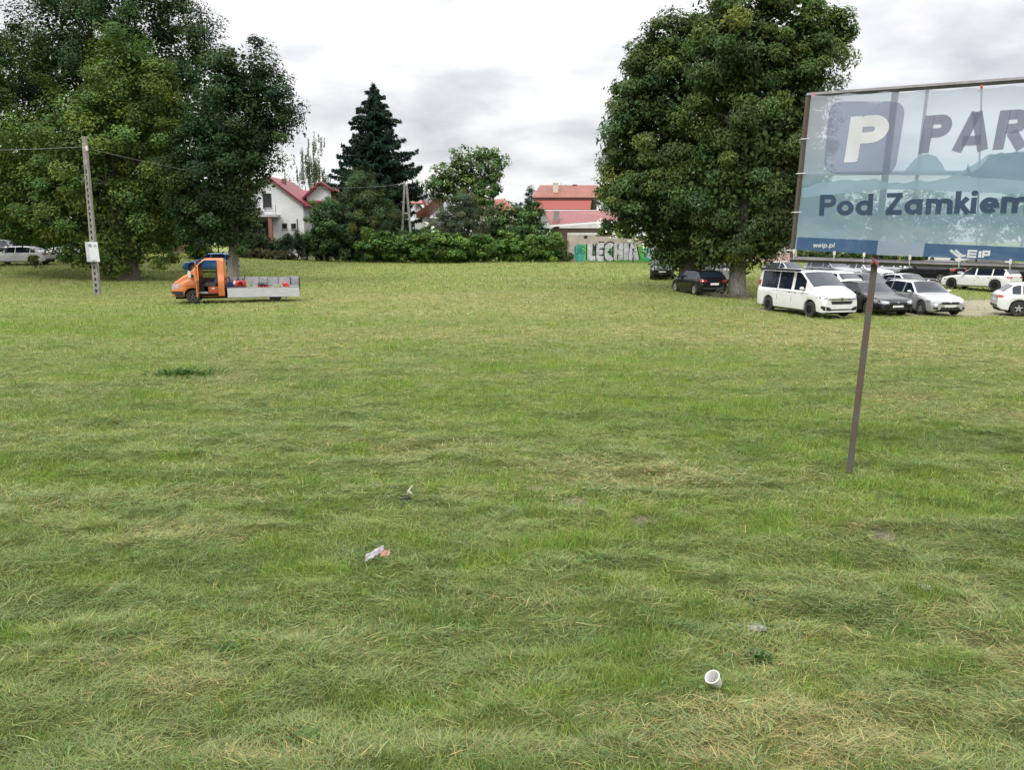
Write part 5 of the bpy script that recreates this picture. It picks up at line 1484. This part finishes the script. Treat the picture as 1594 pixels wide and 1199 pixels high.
ztop = tl[1]; zbot = bl_[1]
ztopr = crop(1400, 47)
print('panel', tl, bl_, ptop, pbot, ztopr, lean)
slope = (ztopr[1] - ztop) / (ztopr[0] - tl[0])
brr = crop(1400, 1145); slb = (brr[1] - zbot) / (brr[0] - bl_[0])
def zt_(s): return ztop + slope * (s - tl[0])
def zb_(s): return zbot + slb * (s - bl_[0])
def bar(nm, a, b, t=.03, y=.0, m_='frame_grey'):
    MB().tube([(a[0], y, a[1]), (b[0], y, b[1])], t * 1.2, 4).build(nm, M[m_], bil)
bar('top_rail', (tl[0] - .02, ztop + .0), (s_end, zt_(s_end)), .028, .045)
bar('bottom_rail', (bl_[0] - .02, zbot), (s_end, zb_(s_end)), .03, .045)
bar('side_rail', bl_, tl, .026, .045, 'post')
m1 = crop(20, 600); mid = crop(30, 608), crop(1400, 640)
bar('middle_rail', (crop(75, 600)[0], crop(75, 600)[1]), (s_end, crop(1400, 625)[1]), .018, .05)
pb_loc = (pbot, PB.z)
# main post: square tube, bottom in the ground
def post(nm, s0, z0, s1, z1, t, y, m_='post', y0=None):
    yb = y if y0 is None else y0
    MB().hexa([(s0 - t, yb - t, z0), (s0 + t, yb - t, z0), (s0 + t, yb + t, z0), (s0 - t, yb + t, z0)], [(s1 - t, y - t, z1), (s1 + t, y - t, z1), (s1 + t, y + t, z1), (s1 - t, y + t, z1)]).build(nm, M[m_], bil)
yb0 = -(PB - org_g).dot(nrm_); print('post foot y', yb0)
post('post', pbot, PB.z, ptop[0], ptop[1] + .03, .036, .12, y0=yb0)
p2 = crop(835, 105), crop(715, 1110); post('thin_post', p2[1][0], p2[1][1], p2[0][0], p2[0][1], .018, .10, 'frame_grey')
p3 = crop(1155, 85), crop(1122, 1130); post('thin_post', p3[1][0], p3[1][1], p3[0][0], p3[0][1], .010, .10, 'frame_grey')
s3 = 3.9; post('post', s3 - .03, tz(org.x + s3 * du.x, org.y + s3 * du.y) - .3, s3 + lean * 5, zt_(s3), .04, .125)
q5 = crop(530, 1112); MB().tube([(q5[0] - .05, .0, q5[1] - .04), (q5[0], -.005, q5[1]), (q5[0] + .05, .0, q5[1] - .03)], .012, 5).tube([(q5[0] - .03, .0, q5[1] + .04), (q5[0] + .04, -.008, q5[1] - .05)], .012, 5).build('red_tape', mat('faded_red_tape', (.22, .05, .05), .8, var=.3), bil)

ban = empty('advertising_banner', org_g, phi, 'pale blue translucent car park banner tied to the steel frame', 'banner')
cTL, cBL = crop(163, 140), crop(66, 1045); bTR, bBR = crop(1401, 82), crop(1401, 1110)
slt = (bTR[1] - cTL[1]) / (bTR[0] - cTL[0]); slbb = (bBR[1] - cBL[1]) / (bBR[0] - cBL[0])
ses = s_end - .06
def surf(u, v):
    "banner point: u 0..1 along, v 0..1 up"
    sb_ = cBL[0] + (ses - cBL[0]) * u; st2 = cTL[0] + (ses + .04 - cTL[0]) * u
    zb2 = cBL[1] + slbb * (sb_ - cBL[0]); zt2 = cTL[1] + slt * (st2 - cTL[0])
    # scallops between the ties
    zt2 -= .022 * abs(math.sin(PI * u * 11)); zb2 += .010 * abs(math.sin(PI * u * 13))
    s = sb_ + (st2 - sb_) * v; z = zb2 + (zt2 - zb2) * v
    yy = .007 * math.sin(u * 34 + v * 5) * (.3 + .7 * v) + .006 * math.sin(u * 17 - v * 9) + .0025 * math.sin(v * 25 + u * 40)
    return s, yy - .012, z
def by(s, z):
    "banner depth at (s, z)"
    zb2 = cBL[1] + slbb * (s - cBL[0]); zt2 = cTL[1] + slt * (s - cTL[0])
    v = (z - zb2) / (zt2 - zb2)
    lo_ = cBL[0] + (cTL[0] - cBL[0]) * v; hi_ = ses + .04 * v; u = (s - lo_) / (hi_ - lo_)
    return surf(min(max(u, 0), 1), min(max(v, 0), 1))[1]
nu, nv = 150, 60
vs = [surf(i / nu, j / nv) for j in range(nv + 1) for i in range(nu + 1)]
fs = [(j*(nu+1)+i, j*(nu+1)+i+1, (j+1)*(nu+1)+i+1, (j+1)*(nu+1)+i) for j in range(nv) for i in range(nu)]
m, nt, out = newmat('banner_vinyl')
tcn = N(nt, 'ShaderNodeTexCoord'); sx_ = N(nt, 'ShaderNodeSeparateXYZ'); nt.links.new(tcn.outputs['Object'], sx_.inputs[0])
mr = N(nt, 'ShaderNodeMapRange'); mr.inputs[1].default_value = zbot; mr.inputs[2].default_value = ztop; nt.links.new(sx_.outputs['Z'], mr.inputs[0])
nz1 = noise(nt, 1.6, 5, .6, stretch=(.7, 1, 2.2))
add = N(nt, 'ShaderNodeMath', operation='MULTIPLY_ADD'); add.inputs[1].default_value = .35; nt.links.new(nz1, add.inputs[0]); nt.links.new(mr.outputs[0], add.inputs[2])
basec = ramp(nt, add.outputs[0], [(.16, (.36, .47, .55)), (.32, (.42, .53, .61)), (.42, (.28, .41, .50)), (.58, (.27, .41, .49)), (.66, (.38, .50, .59)), (.80, (.48, .55, .64)), (1.15, (.53, .56, .65))])
pb1 = N(nt, 'ShaderNodeBsdfPrincipled'); pb1.inputs['Roughness'].default_value = .38
bpn = N(nt, 'ShaderNodeBump'); bpn.inputs['Strength'].default_value = .8; bpn.inputs['Distance'].default_value = .02; nt.links.new(noise(nt, 3.2, 4, .5, stretch=(1, 1, .35)), bpn.inputs['Height']); nt.links.new(bpn.outputs[0], pb1.inputs['Normal'])
if 1: nt.links.new(basec, pb1.inputs['Base Color'])
tl1 = N(nt, 'ShaderNodeBsdfTranslucent'); nt.links.new(basec, tl1.inputs[0])
mx1 = N(nt, 'ShaderNodeMixShader'); mx1.inputs[0].default_value = .55; nt.links.new(pb1.outputs[0], mx1.inputs[1]); nt.links.new(tl1.outputs[0], mx1.inputs[2])
trp = N(nt, 'ShaderNodeBsdfTransparent'); trp.inputs[0].default_value = (.85, .92, .96, 1)
mx2 = N(nt, 'ShaderNodeMixShader'); mx2.inputs[0].default_value = .38; nt.links.new(mx1.outputs[0], mx2.inputs[1]); nt.links.new(trp.outputs[0], mx2.inputs[2])
nt.links.new(mx2.outputs[0], out.inputs[0])
bo = mesh_obj('sheet', vs, fs, m, ban, True)
def ink(name, col, tl_=.5, tp=.12):
    m, nt, out = newmat(name)
    b = N(nt, 'ShaderNodeBsdfPrincipled'); b.inputs['Roughness'].default_value = .5
    t = N(nt, 'ShaderNodeBsdfTranslucent'); c_ = ramp(nt, noise(nt, 4, 3), [(.3, tuple(x * .92 for x in col)), (.7, col)])
    nt.links.new(c_, b.inputs[0]); nt.links.new(c_, t.inputs[0])
    mx = N(nt, 'ShaderNodeMixShader'); mx.inputs[0].default_value = tl_; nt.links.new(b.outputs[0], mx.inputs[1]); nt.links.new(t.outputs[0], mx.inputs[2])
    t2 = N(nt, 'ShaderNodeBsdfTransparent'); m2 = N(nt, 'ShaderNodeMixShader'); m2.inputs[0].default_value = tp
    nt.links.new(mx.outputs[0], m2.inputs[1]); nt.links.new(t2.outputs[0], m2.inputs[2]); nt.links.new(m2.outputs[0], out.inputs[0])
    return m
INK = dict(navy=ink('ink_navy', (.045, .13, .27)), logo=ink('ink_logo_blue', (.22, .25, .35), .5, .40), par=ink('ink_grey_blue', (.30, .31, .40), .5, .34), pod=ink('ink_dark_blue', (.05, .09, .16), .4, 0.04), white=ink('ink_white', (.78, .79, .80), .45, 0),
           strip=ink('ink_strip', (.05, .12, .24), .5, .12), pale=ink('ink_pale_grey', (.34, .40, .48), .5, .10), teal=ink('ink_teal_print', (.285, .40, .485), .5, .12), teal2=ink('ink_pale_teal_print', (.325, .45, .535), .5, .12))
def drape(mb, off):
    "follow the waves of the sheet: shift each vertex to the sheet depth"
    mb.v = [(x, y + by(x, z) - off, z) for x, y, z in mb.v]; return mb
def gridpoly(s_pts, off, nsub=24):
    """convex-ish 4 corner patch subdivided so that it follows the sheet"""
    a, b, c, d = s_pts; vs = []; fs = []
    for j in range(9):
        for i in range(nsub + 1):
            u, v = i / nsub, j / 8
            x = (a[0]*(1-u) + b[0]*u) * (1-v) + (d[0]*(1-u) + c[0]*u) * v; z = (a[1]*(1-u) + b[1]*u) * (1-v) + (d[1]*(1-u) + c[1]*u) * v
            vs.append((x, by(x, z) - off, z))
    for j in range(8):
        for i in range(nsub): fs.append((j*(nsub+1)+i, j*(nsub+1)+i+1, (j+1)*(nsub+1)+i+1, (j+1)*(nsub+1)+i))
    return MB().add(vs, fs)
def fanpoly(pts, off, rings=8):
    cx_ = sum(p[0] for p in pts) / len(pts); cz_ = sum(p[1] for p in pts) / len(pts)
    vs, fs = [], []; n = len(pts)
    for k in range(rings + 1):
        f = max(k / rings, .01)
        for p in pts:
            x = cx_ + (p[0] - cx_) * f; z = cz_ + (p[1] - cz_) * f; vs.append((x, by(x, z) - off, z))
    for k in range(rings):
        for i in range(n): fs.append((k*n+i, k*n+(i+1) % n, (k+1)*n+(i+1) % n, (k+1)*n+i))
    return MB().add(vs, fs)
# printed landscape: hills, tree line, roofs (flat print)
def band(cpts, off, m_, nm):
    "closed outline given as upper line over a lower line, both lists of crop points"
    up, lo = cpts; n = 140; vs, fs = [], []
    U = [crop(*p) for p in up]; Lo = [crop(*p) for p in lo]
    xs_u = [p[0] for p in U]
    for i in range(n + 1):
        s = xs_u[0] + (xs_u[-1] - xs_u[0]) * i / n
        zu = np.interp(s, xs_u, [p[1] for p in U]); zl = np.interp(s, [p[0] for p in Lo], [p[1] for p in Lo])
        zu += .06 * (float(fbm(np.array([s * 9.0]), np.array([zu * 2]), 3, 4)[0]) - .5)
        zu = max(zu, zl + .002)
        for j in range(7):
            z = zl + (zu - zl) * j / 6; vs.append((s, by(s, z) - off, z))
    for i in range(n):
        for j in range(6): fs.append((i*7+j, (i+1)*7+j, (i+1)*7+j+1, i*7+j+1))
    MB().add(vs, fs).build(nm, INK[m_], ban)
band(([(110, 690), (200, 660), (330, 640), (480, 630), (640, 655), (760, 645), (900, 640), (1100, 560), (1200, 480), (1400, 470), (1900, 560)], [(110, 740), (600, 690), (900, 700), (1400, 720), (1900, 740)]), .0015, 'teal2', 'printed_hills')
band(([(1090, 605), (1150, 560), (1200, 490), (1260, 470), (1400, 478), (1700, 500), (1900, 600)], [(1090, 620), (1400, 640), (1900, 660)]), .0022, 'teal', 'printed_trees')
band(([(690, 600), (735, 545), (790, 500), (845, 480), (890, 500), (950, 590), (990, 600)], [(690, 610), (990, 610)]), .0022, 'teal2', 'printed_roofs')
band(([(1040, 605), (1060, 600), (1074, 540), (1088, 600), (1100, 605)], [(1040, 612), (1100, 612)]), .0026, 'teal', 'printed_turret')
band(([(200, 950), (250, 935), (320, 930), (360, 965)], [(200, 975), (360, 975)]), .0022, 'teal', 'printed_bush')
# blue strip along the bottom
gridpoly([crop(72, 1045), crop(540, 1072), crop(552, 990), crop(82, 970)], .003).build('blue_strip', INK['strip'], ban)
gridpoly([crop(541, 1074), crop(812, 1085), crop(822, 1006), crop(553, 988)], .003).build('pale_strip', INK['pale'], ban)
cE = crop(1401, 1110)
gridpoly([crop(813, 1085), (ses - .02, cE[1] + slbb * (ses - cE[0])), (ses - .02, crop(1401, 1030)[1] + slbb * (ses - cE[0])), crop(823, 1006)], .003, 60).build('blue_strip', INK['strip'], ban)
# logo square with rounded corners
q = [crop(230, 597), crop(648, 612), crop(716, 178), crop(272, 178)]
rr0 = .15; cs = []
Q = [Vector(p) for p in q]
for i in range(4):
    p, a, b = Q[i], Q[i - 1], Q[(i + 1) % 4]
    ra = min(.17, (a - p).length / 2.3); d1 = (a - p).normalized() * ra; d2 = (b - p).normalized() * ra
    for t in np.linspace(0, 1, 8):
        cs.append(tuple((p + d1) * (1 - t) ** 2 + p * 2 * t * (1 - t) + (p + d2) * t * t))
fanpoly(cs, .003, 12).build('logo_square', INK['logo'], ban)
def sheet_text(s, c_bl, c_top, w, m_, nm, shear=0, track=0, off=.005, xscale=1.0, c_end=None):
    a = crop(*c_bl); b = crop(*c_top); h = b[1] - a[1]
    if shear is None: shear = (b[0] - a[0]) / h
    if c_end:
        _, xe = text_mb(s, h, w, a, shear, track); xscale = (crop(*c_end)[0] - a[0]) / (xe - a[0])
    text_mb(s, h, w, a, shear, track, xscale=xscale, thick=.0008, each=lambda mb: drape(mb, off).build('letter', INK[m_], ban))
sheet_text('P', (352, 535), (392, 268), .24, 'white', 'letter', None, 0, .006, c_end=(590, 535))
sheet_text('PARKING', (785, 483), (825, 262), .25, 'par', 'letters', None, .10, .005, xscale=1.0)
sheet_text('Pod Zamkiem', (207, 846), (215, 724), .21, 'pod', 'letters', None, .03, .005, c_end=(1438, 880))
sheet_text('weip.pl', (172, 1030), (176, 1003), .17, 'white', 'letters', None, .05, .006, c_end=(300, 1032))
# company mark on the strip: slanted double stroke and square letters
lg = MB()
def lgs(pts, w=.028, k=[0]):
    P2 = [crop(*p) for p in pts]
    for q4 in ribbon(P2, w):
        lg.prism([(q4[0].x, -.0, q4[0].y), (q4[3].x, 0, q4[3].y), (q4[2].x, 0, q4[2].y), (q4[1].x, 0, q4[1].y)], (0, .0008, 0))
    lg.v = [v for v in lg.v]
lgs([(972, 1046), (1015, 1080), (1032, 1080)]); lgs([(1000, 1046), (1040, 1080), (1062, 1078)], .026)
lgs([(1128, 1052), (1080, 1050), (1074, 1084), (1122, 1086)], .024); lgs([(1084, 1068), (1124, 1069)], .022)
lgs([(1146, 1052), (1141, 1090)], .03); lgs([(1160, 1090), (1166, 1054), (1198, 1055), (1195, 1074), (1170, 1074)], .024)
drape(lg, .0065).build('company_mark', INK['white'], ban)
# ties
for i, (cx_, cy_) in enumerate([(62, 1050), (297, 1062), (470, 1070), (737, 1085), (1025, 1098), (1322, 1110)]):
    a = crop(cx_, cy_); b = crop(cx_ - 4, cy_ + 48)
    MB().tube([(a[0], by(*a) - .008, a[1] + .02), (a[0] - .002, -.02, (a[1] + b[1]) / 2), (b[0], -.004, b[1])], .007, 5).box(a[0] - .014, a[0] + .014, -.03, -.015, a[1] - .03, a[1] + .02).build('tie', M['white_pl'], ban)
for cx_, cy_ in [(128, 398), (105, 600), (80, 826), (52, 1050)]:
    a = crop(cx_, cy_); MB().tube([(a[0] + .05, -.02, a[1]), (a[0] - .05, -.005, a[1] + .003), (a[0] - .075, .03, a[1])], .006, 5).build('tie', M['white_pl'], ban)
for cx_, cy_ in [(181, 140), (1153, 92)]:
    a = crop(cx_, cy_); MB().ell((a[0], -.005, a[1]), (.013, .013, .02), 8, 6).tube([(a[0], 0, a[1]), (a[0] - .02, -.02, a[1] - .05)], .006, 5).build('red_knot', M['red'], ban)

# ------------------------------------------------------------------ litter and small things on the grass
def gz(x, y): return float(gheight(np.array([x]), np.array([y]))[0])
p = gp(1116, 1078)
cup = empty('plastic_cup', (p.x, p.y, gz(p.x, p.y) + .035), .3, 'white plastic cup tipped over on dry hay near the bottom right', 'cup')
cm = MB().lathe([(.001, 0), (.038, 0), (.040, .004), (.053, .088), (.058, .092), (.058, .097), (.050, .095), (.037, .008), (.001, .006)], 'z', 28)
Rm_ = Matrix.Scale(.9, 4) @ Matrix.Rotation(R(8), 4, 'X') @ Matrix.Rotation(R(-34), 4, 'Y')
cm.v = [tuple(Rm_ @ Vector(v)) for v in cm.v]; cm.build('body', M['white_pl'], cup, True)
p = gp(590, 880)
wr = empty('food_wrapper', (p.x, p.y, gz(p.x, p.y) + .05), 0, 'crumpled lilac grey wrapper with a reddish end lying in the green grass', 'litter')
def crumple(mb_w, mb_h, f, seed, n=9):
    r_ = random.Random(seed); vs, fs = [], []
    for j in range(n + 1):
        for i in range(n + 1):
            u, v = i / n, j / n; x, y, z = f(u, v)
            vs.append((x + r_.uniform(-.006, .006), y + r_.uniform(-.006, .006), z + r_.uniform(-.008, .010)))
    for j in range(n):
        for i in range(n): a = j*(n+1)+i; fs.append((a, a+1, a+n+2, a+n+1))
    nb = len(vs); vs += [(x, y + .001, z - .003) for x, y, z in vs]; fs += [tuple(i + nb for i in reversed(f_)) for f_ in fs]
    return MB().add(vs, fs)
crumple(0, 0, lambda u, v: (-.11 + .15 * u, -.07 + .14 * u + (.06 - .05*abs(u - .5)) * (v - .5) * 2, .02 + .045 * math.sin(PI * v) + .04 * u), 3).build('film', M['paper'], wr)
crumple(0, 0, lambda u, v: (.02 + .08 * u, .02 + .03 * u + .045 * (v - .5) * 2, .035 + .03 * math.sin(PI * v)), 4).build('printed_end', M['paper_red'], wr)
p = gp(636, 776)
rb = empty('torn_plastic', (p.x, p.y, gz(p.x, p.y) + .02), 0, 'small pale torn plastic strip sticking up from the grass beside a dark lump', 'litter')
MB().tube([(-.02, 0, .0), (.0, 0, .05), (.03, 0, .09), (.05, 0, .12)], [.010, .012, .008, .003], 5).tube([(0, 0, .05), (.03, 0, .02), (.05, 0, 0)], [.012, .010, .006], 5).build('strip', M['white_pl'], rb)
def rock(name, px, py, r, mt_, lab, cat='stone', grp=None, sink=.3):
    p = gp(px, py); o = MB().ell((0, 0, 0), r, 16, 10)
    o.v = [(x * (1 + .22 * math.sin(9*y + 3*z + px)), y * (1 + .18 * math.sin(11*x + py)), z * (1 + .3 * math.sin(13*x + 7*y))) for x, y, z in o.v]
    ob = o.build(name, M[mt_], None, True, (p.x, p.y, gz(p.x, p.y) + r[2] * sink)); tag(ob, lab, cat, grp); return ob
rock('stone', 1178, 981, (.075, .05, .022), 'stone', 'flat grey stone in the grass above the plastic cup')
rock('stone', 1440, 913, (.05, .05, .02), 'stone', 'tiny grey stone in the grass below the sign post')
rock('dark_clod', 629, 779, (.07, .05, .035), 'under', 'dark lump of earth beside the torn plastic strip', 'clod')
for px, py, lab in [(895, 780, 'bare soil mound left of the middle of the field'), (1003, 812, 'dark bare soil mound near the centre right'), (1372, 834, 'brown soil mound below the sign post')]:
    p = gp(px, py); o = MB().ell((0, 0, 0), (.14, .13, .035), 18, 10)
    o.v = [(x * (1 + .15 * math.sin(20*y + px)), y, z * (1 + .25 * math.sin(30*x + 21*y))) for x, y, z in o.v]
    tag(o.build('molehill', M['soil'], None, True, (p.x, p.y, gz(p.x, p.y) - .008)), lab, 'molehill', 'small soil mounds in the field')
def weed(px, py, n, L, lab, col=(.05, .11, .03), sp_=.2):
    p = gp(px, py); z0 = gz(p.x, p.y)
    k = n; a = rng.uniform(0, 2*PI, k); r0 = np.abs(rng.normal(size=k)) * sp_ * (1 if sp_ > .3 else .25)
    P0 = np.stack([np.cos(a) * r0 * 1.2, np.sin(a) * r0, np.zeros(k)], 1)
    d = unit(np.stack([np.cos(a) * .8, np.sin(a) * .8, rng.uniform(.3, 1.3, k)], 1) + rng.normal(size=(k, 3)) * .3)
    s = np.stack([-d[:, 1], d[:, 0], np.zeros(k)], 1); s = unit(s); l = rng.uniform(.5, 1.2, k)[:, None] * L
    v = np.stack([P0, P0 + d * l * .5 + s * l * .16, P0 + d * l - np.array([0, 0, 1]) * l * .25, P0 + d * l * .5 - s * l * .16], 1).reshape(-1, 3)
    c = np.array(col) * np.clip(1 + .25 * rng.normal(size=k), .4, 1.8)[:, None]
    o = np_mesh('broadleaf_weed', v, 4, GRASSM, None, c, (p.x, p.y, z0 + .0)); tag(o, lab, 'weed', 'leafy weeds in the grass', kind='stuff' if sp_ > .3 else None)
weed(284, 583, 300, .20, 'dark leafy weed patch in the left middle of the field', sp_=.36)
weed(1180, 940, 60, .10, 'low broad leaved weed above the grey stone', (.07, .13, .05), .1)
weed(360, 1010, 60, .10, 'low broad leaved weed left of the wrapper, lower left of the field', (.08, .15, .06), .1)
weed(480, 1160, 80, .12, 'broad leaved weed cluster near the bottom left', (.09, .15, .05), .13)
weed(1180, 1022, 90, .11, 'broad leaved weed cluster just above the plastic cup', (.06, .13, .05), .13)
# brushwood heap at the chestnut trunk
p = gx(1138, 45.6); bm_ = MB()
for i in range(90):
    a = Vector((random.gauss(0, .7), random.gauss(0, .25), random.uniform(0, .1))); d = Vector((random.gauss(0, 1), random.gauss(0, .6), random.uniform(0, .5))).normalized() * random.uniform(.3, .8)
    bm_.tube([a, a + d * .5 + Vector((0, 0, .05)), a + d], [.018, .013, .005], 4)
hp = bm_.build('brushwood_heap', M['bark'], None, False, (p.x, p.y, p.z + .02)); tag(hp, 'low heap of brown brushwood at the foot of the grey chestnut trunk', 'brushwood')

# ------------------------------------------------------------------ sky, light, camera
w = bpy.data.worlds.new('World'); sc.world = w; w.use_nodes = True
nt = w.node_tree; nt.nodes.clear()
wo = nt.nodes.new('ShaderNodeOutputWorld'); bg = nt.nodes.new('ShaderNodeBackground')
SUN_EL, SUN_AZ = 52, 235      # compass-like, world: direction the light comes from
sky = nt.nodes.new('ShaderNodeTexSky'); sky.sky_type = 'NISHITA'; sky.sun_disc = False
sky.sun_elevation = R(SUN_EL)
sdir = Vector((math.sin(R(-38)) * 1.0, -math.cos(R(-38)), 0)).normalized()   # from behind-left of the camera
sky.sun_rotation = math.atan2(sdir.x, sdir.y)
tcw = nt.nodes.new('ShaderNodeTexCoord'); sp_ = nt.nodes.new('ShaderNodeSeparateXYZ'); nt.links.new(tcw.outputs['Generated'], sp_.inputs[0])
def mth(op, a, b=None, c=None):
    n = nt.nodes.new('ShaderNodeMath'); n.operation = op
    for i, v in enumerate((a, b, c)):
        if v is None: continue
        if isinstance(v, (int, float)): n.inputs[i].default_value = v
        else: nt.links.new(v, n.inputs[i])
    return n.outputs[0]
zz = mth('ADD', mth('MAXIMUM', sp_.outputs['Z'], 0.0), .22)
cu = mth('DIVIDE', sp_.outputs['X'], zz); cv = mth('DIVIDE', sp_.outputs['Y'], zz)
cmb = nt.nodes.new('ShaderNodeCombineXYZ'); nt.links.new(cu, cmb.inputs[0]); nt.links.new(cv, cmb.inputs[1])
def wnoise(scale, det, rough, off):
    mp = nt.nodes.new('ShaderNodeMapping'); mp.inputs['Location'].default_value = off; nt.links.new(cmb.outputs[0], mp.inputs[0])
    n = nt.nodes.new('ShaderNodeTexNoise'); n.inputs['Scale'].default_value = scale; n.inputs['Detail'].default_value = det; n.inputs['Roughness'].default_value = rough; n.inputs['Distortion'].default_value = .25
    nt.links.new(mp.outputs[0], n.inputs[0]); return n.outputs['Fac']
n1 = wnoise(1.5, 8, .52, (3.1, 1.7, 0)); n2 = wnoise(3.4, 6, .5, (7.7, 2.2, 1))
nn_ = mth('MULTIPLY_ADD', n2, .35, mth('MULTIPLY', n1, .8))
cr = ramp(nt, nn_, [(.40, (.56, .57, .60)), (.50, (.71, .72, .745)), (.57, (.86, .865, .88)), (.65, (1.0, 1.0, 1.0))])
up = mth('MULTIPLY_ADD', mth('MAXIMUM', sp_.outputs['Z'], 0.0), .8, .64)
up = mth('MULTIPLY_ADD', mth('MAXIMUM', mth('SUBTRACT', sp_.outputs['Z'], .33), 0.0), 3.2, up)
up = mth('MINIMUM', up, 2.3)
vm = nt.nodes.new('ShaderNodeVectorMath'); vm.operation = 'SCALE'; nt.links.new(cr, vm.inputs[0]); nt.links.new(up, vm.inputs['Scale'])
vs2 = nt.nodes.new('ShaderNodeVectorMath'); vs2.operation = 'SCALE'; vs2.inputs['Scale'].default_value = .10; nt.links.new(sky.outputs[0], vs2.inputs[0])
mxw = mixrgb(nt, .06, vm.outputs[0], vs2.outputs[0])
nt.links.new(mxw, bg.inputs[0]); bg.inputs[1].default_value = 1.0
nt.links.new(bg.outputs[0], wo.inputs[0])
ld = bpy.data.lights.new('sun', 'SUN'); ld.energy = 1.5; ld.angle = R(12); ld.color = (1, .965, .91)
lo = bpy.data.objects.new('sun', ld); COL.objects.link(lo)
el = R(SUN_EL); dirv = Vector((sdir.x * math.cos(el), sdir.y * math.cos(el), math.sin(el)))
lo.rotation_euler = dirv.to_track_quat('Z', 'Y').to_euler(); lo.location = (0, -10, 30)

cd_ = bpy.data.cameras.new('camera'); cam = bpy.data.objects.new('camera', cd_); COL.objects.link(cam)
cam.location = (0, 0, CAMH); cam.rotation_euler = (R(90) - PITCH, 0, 0)
cd_.sensor_fit = 'HORIZONTAL'; cd_.sensor_width = 36; cd_.lens = 36 * F / 1594; cd_.clip_end = 4000; cd_.clip_start = .05
sc.camera = cam
vs_ = sc.view_settings; vs_.view_transform = 'Standard'; vs_.look = 'None'; vs_.exposure = 0.60; vs_.gamma = 1
try: vs_.use_curve_mapping = False
except Exception: pass
sc.render.engine = 'CYCLES'
cy = sc.cycles; cy.use_denoising = True; cy.max_bounces = 6; cy.diffuse_bounces = 3; cy.glossy_bounces = 3; cy.transmission_bounces = 4; cy.transparent_max_bounces = 12
cy.use_adaptive_sampling = True
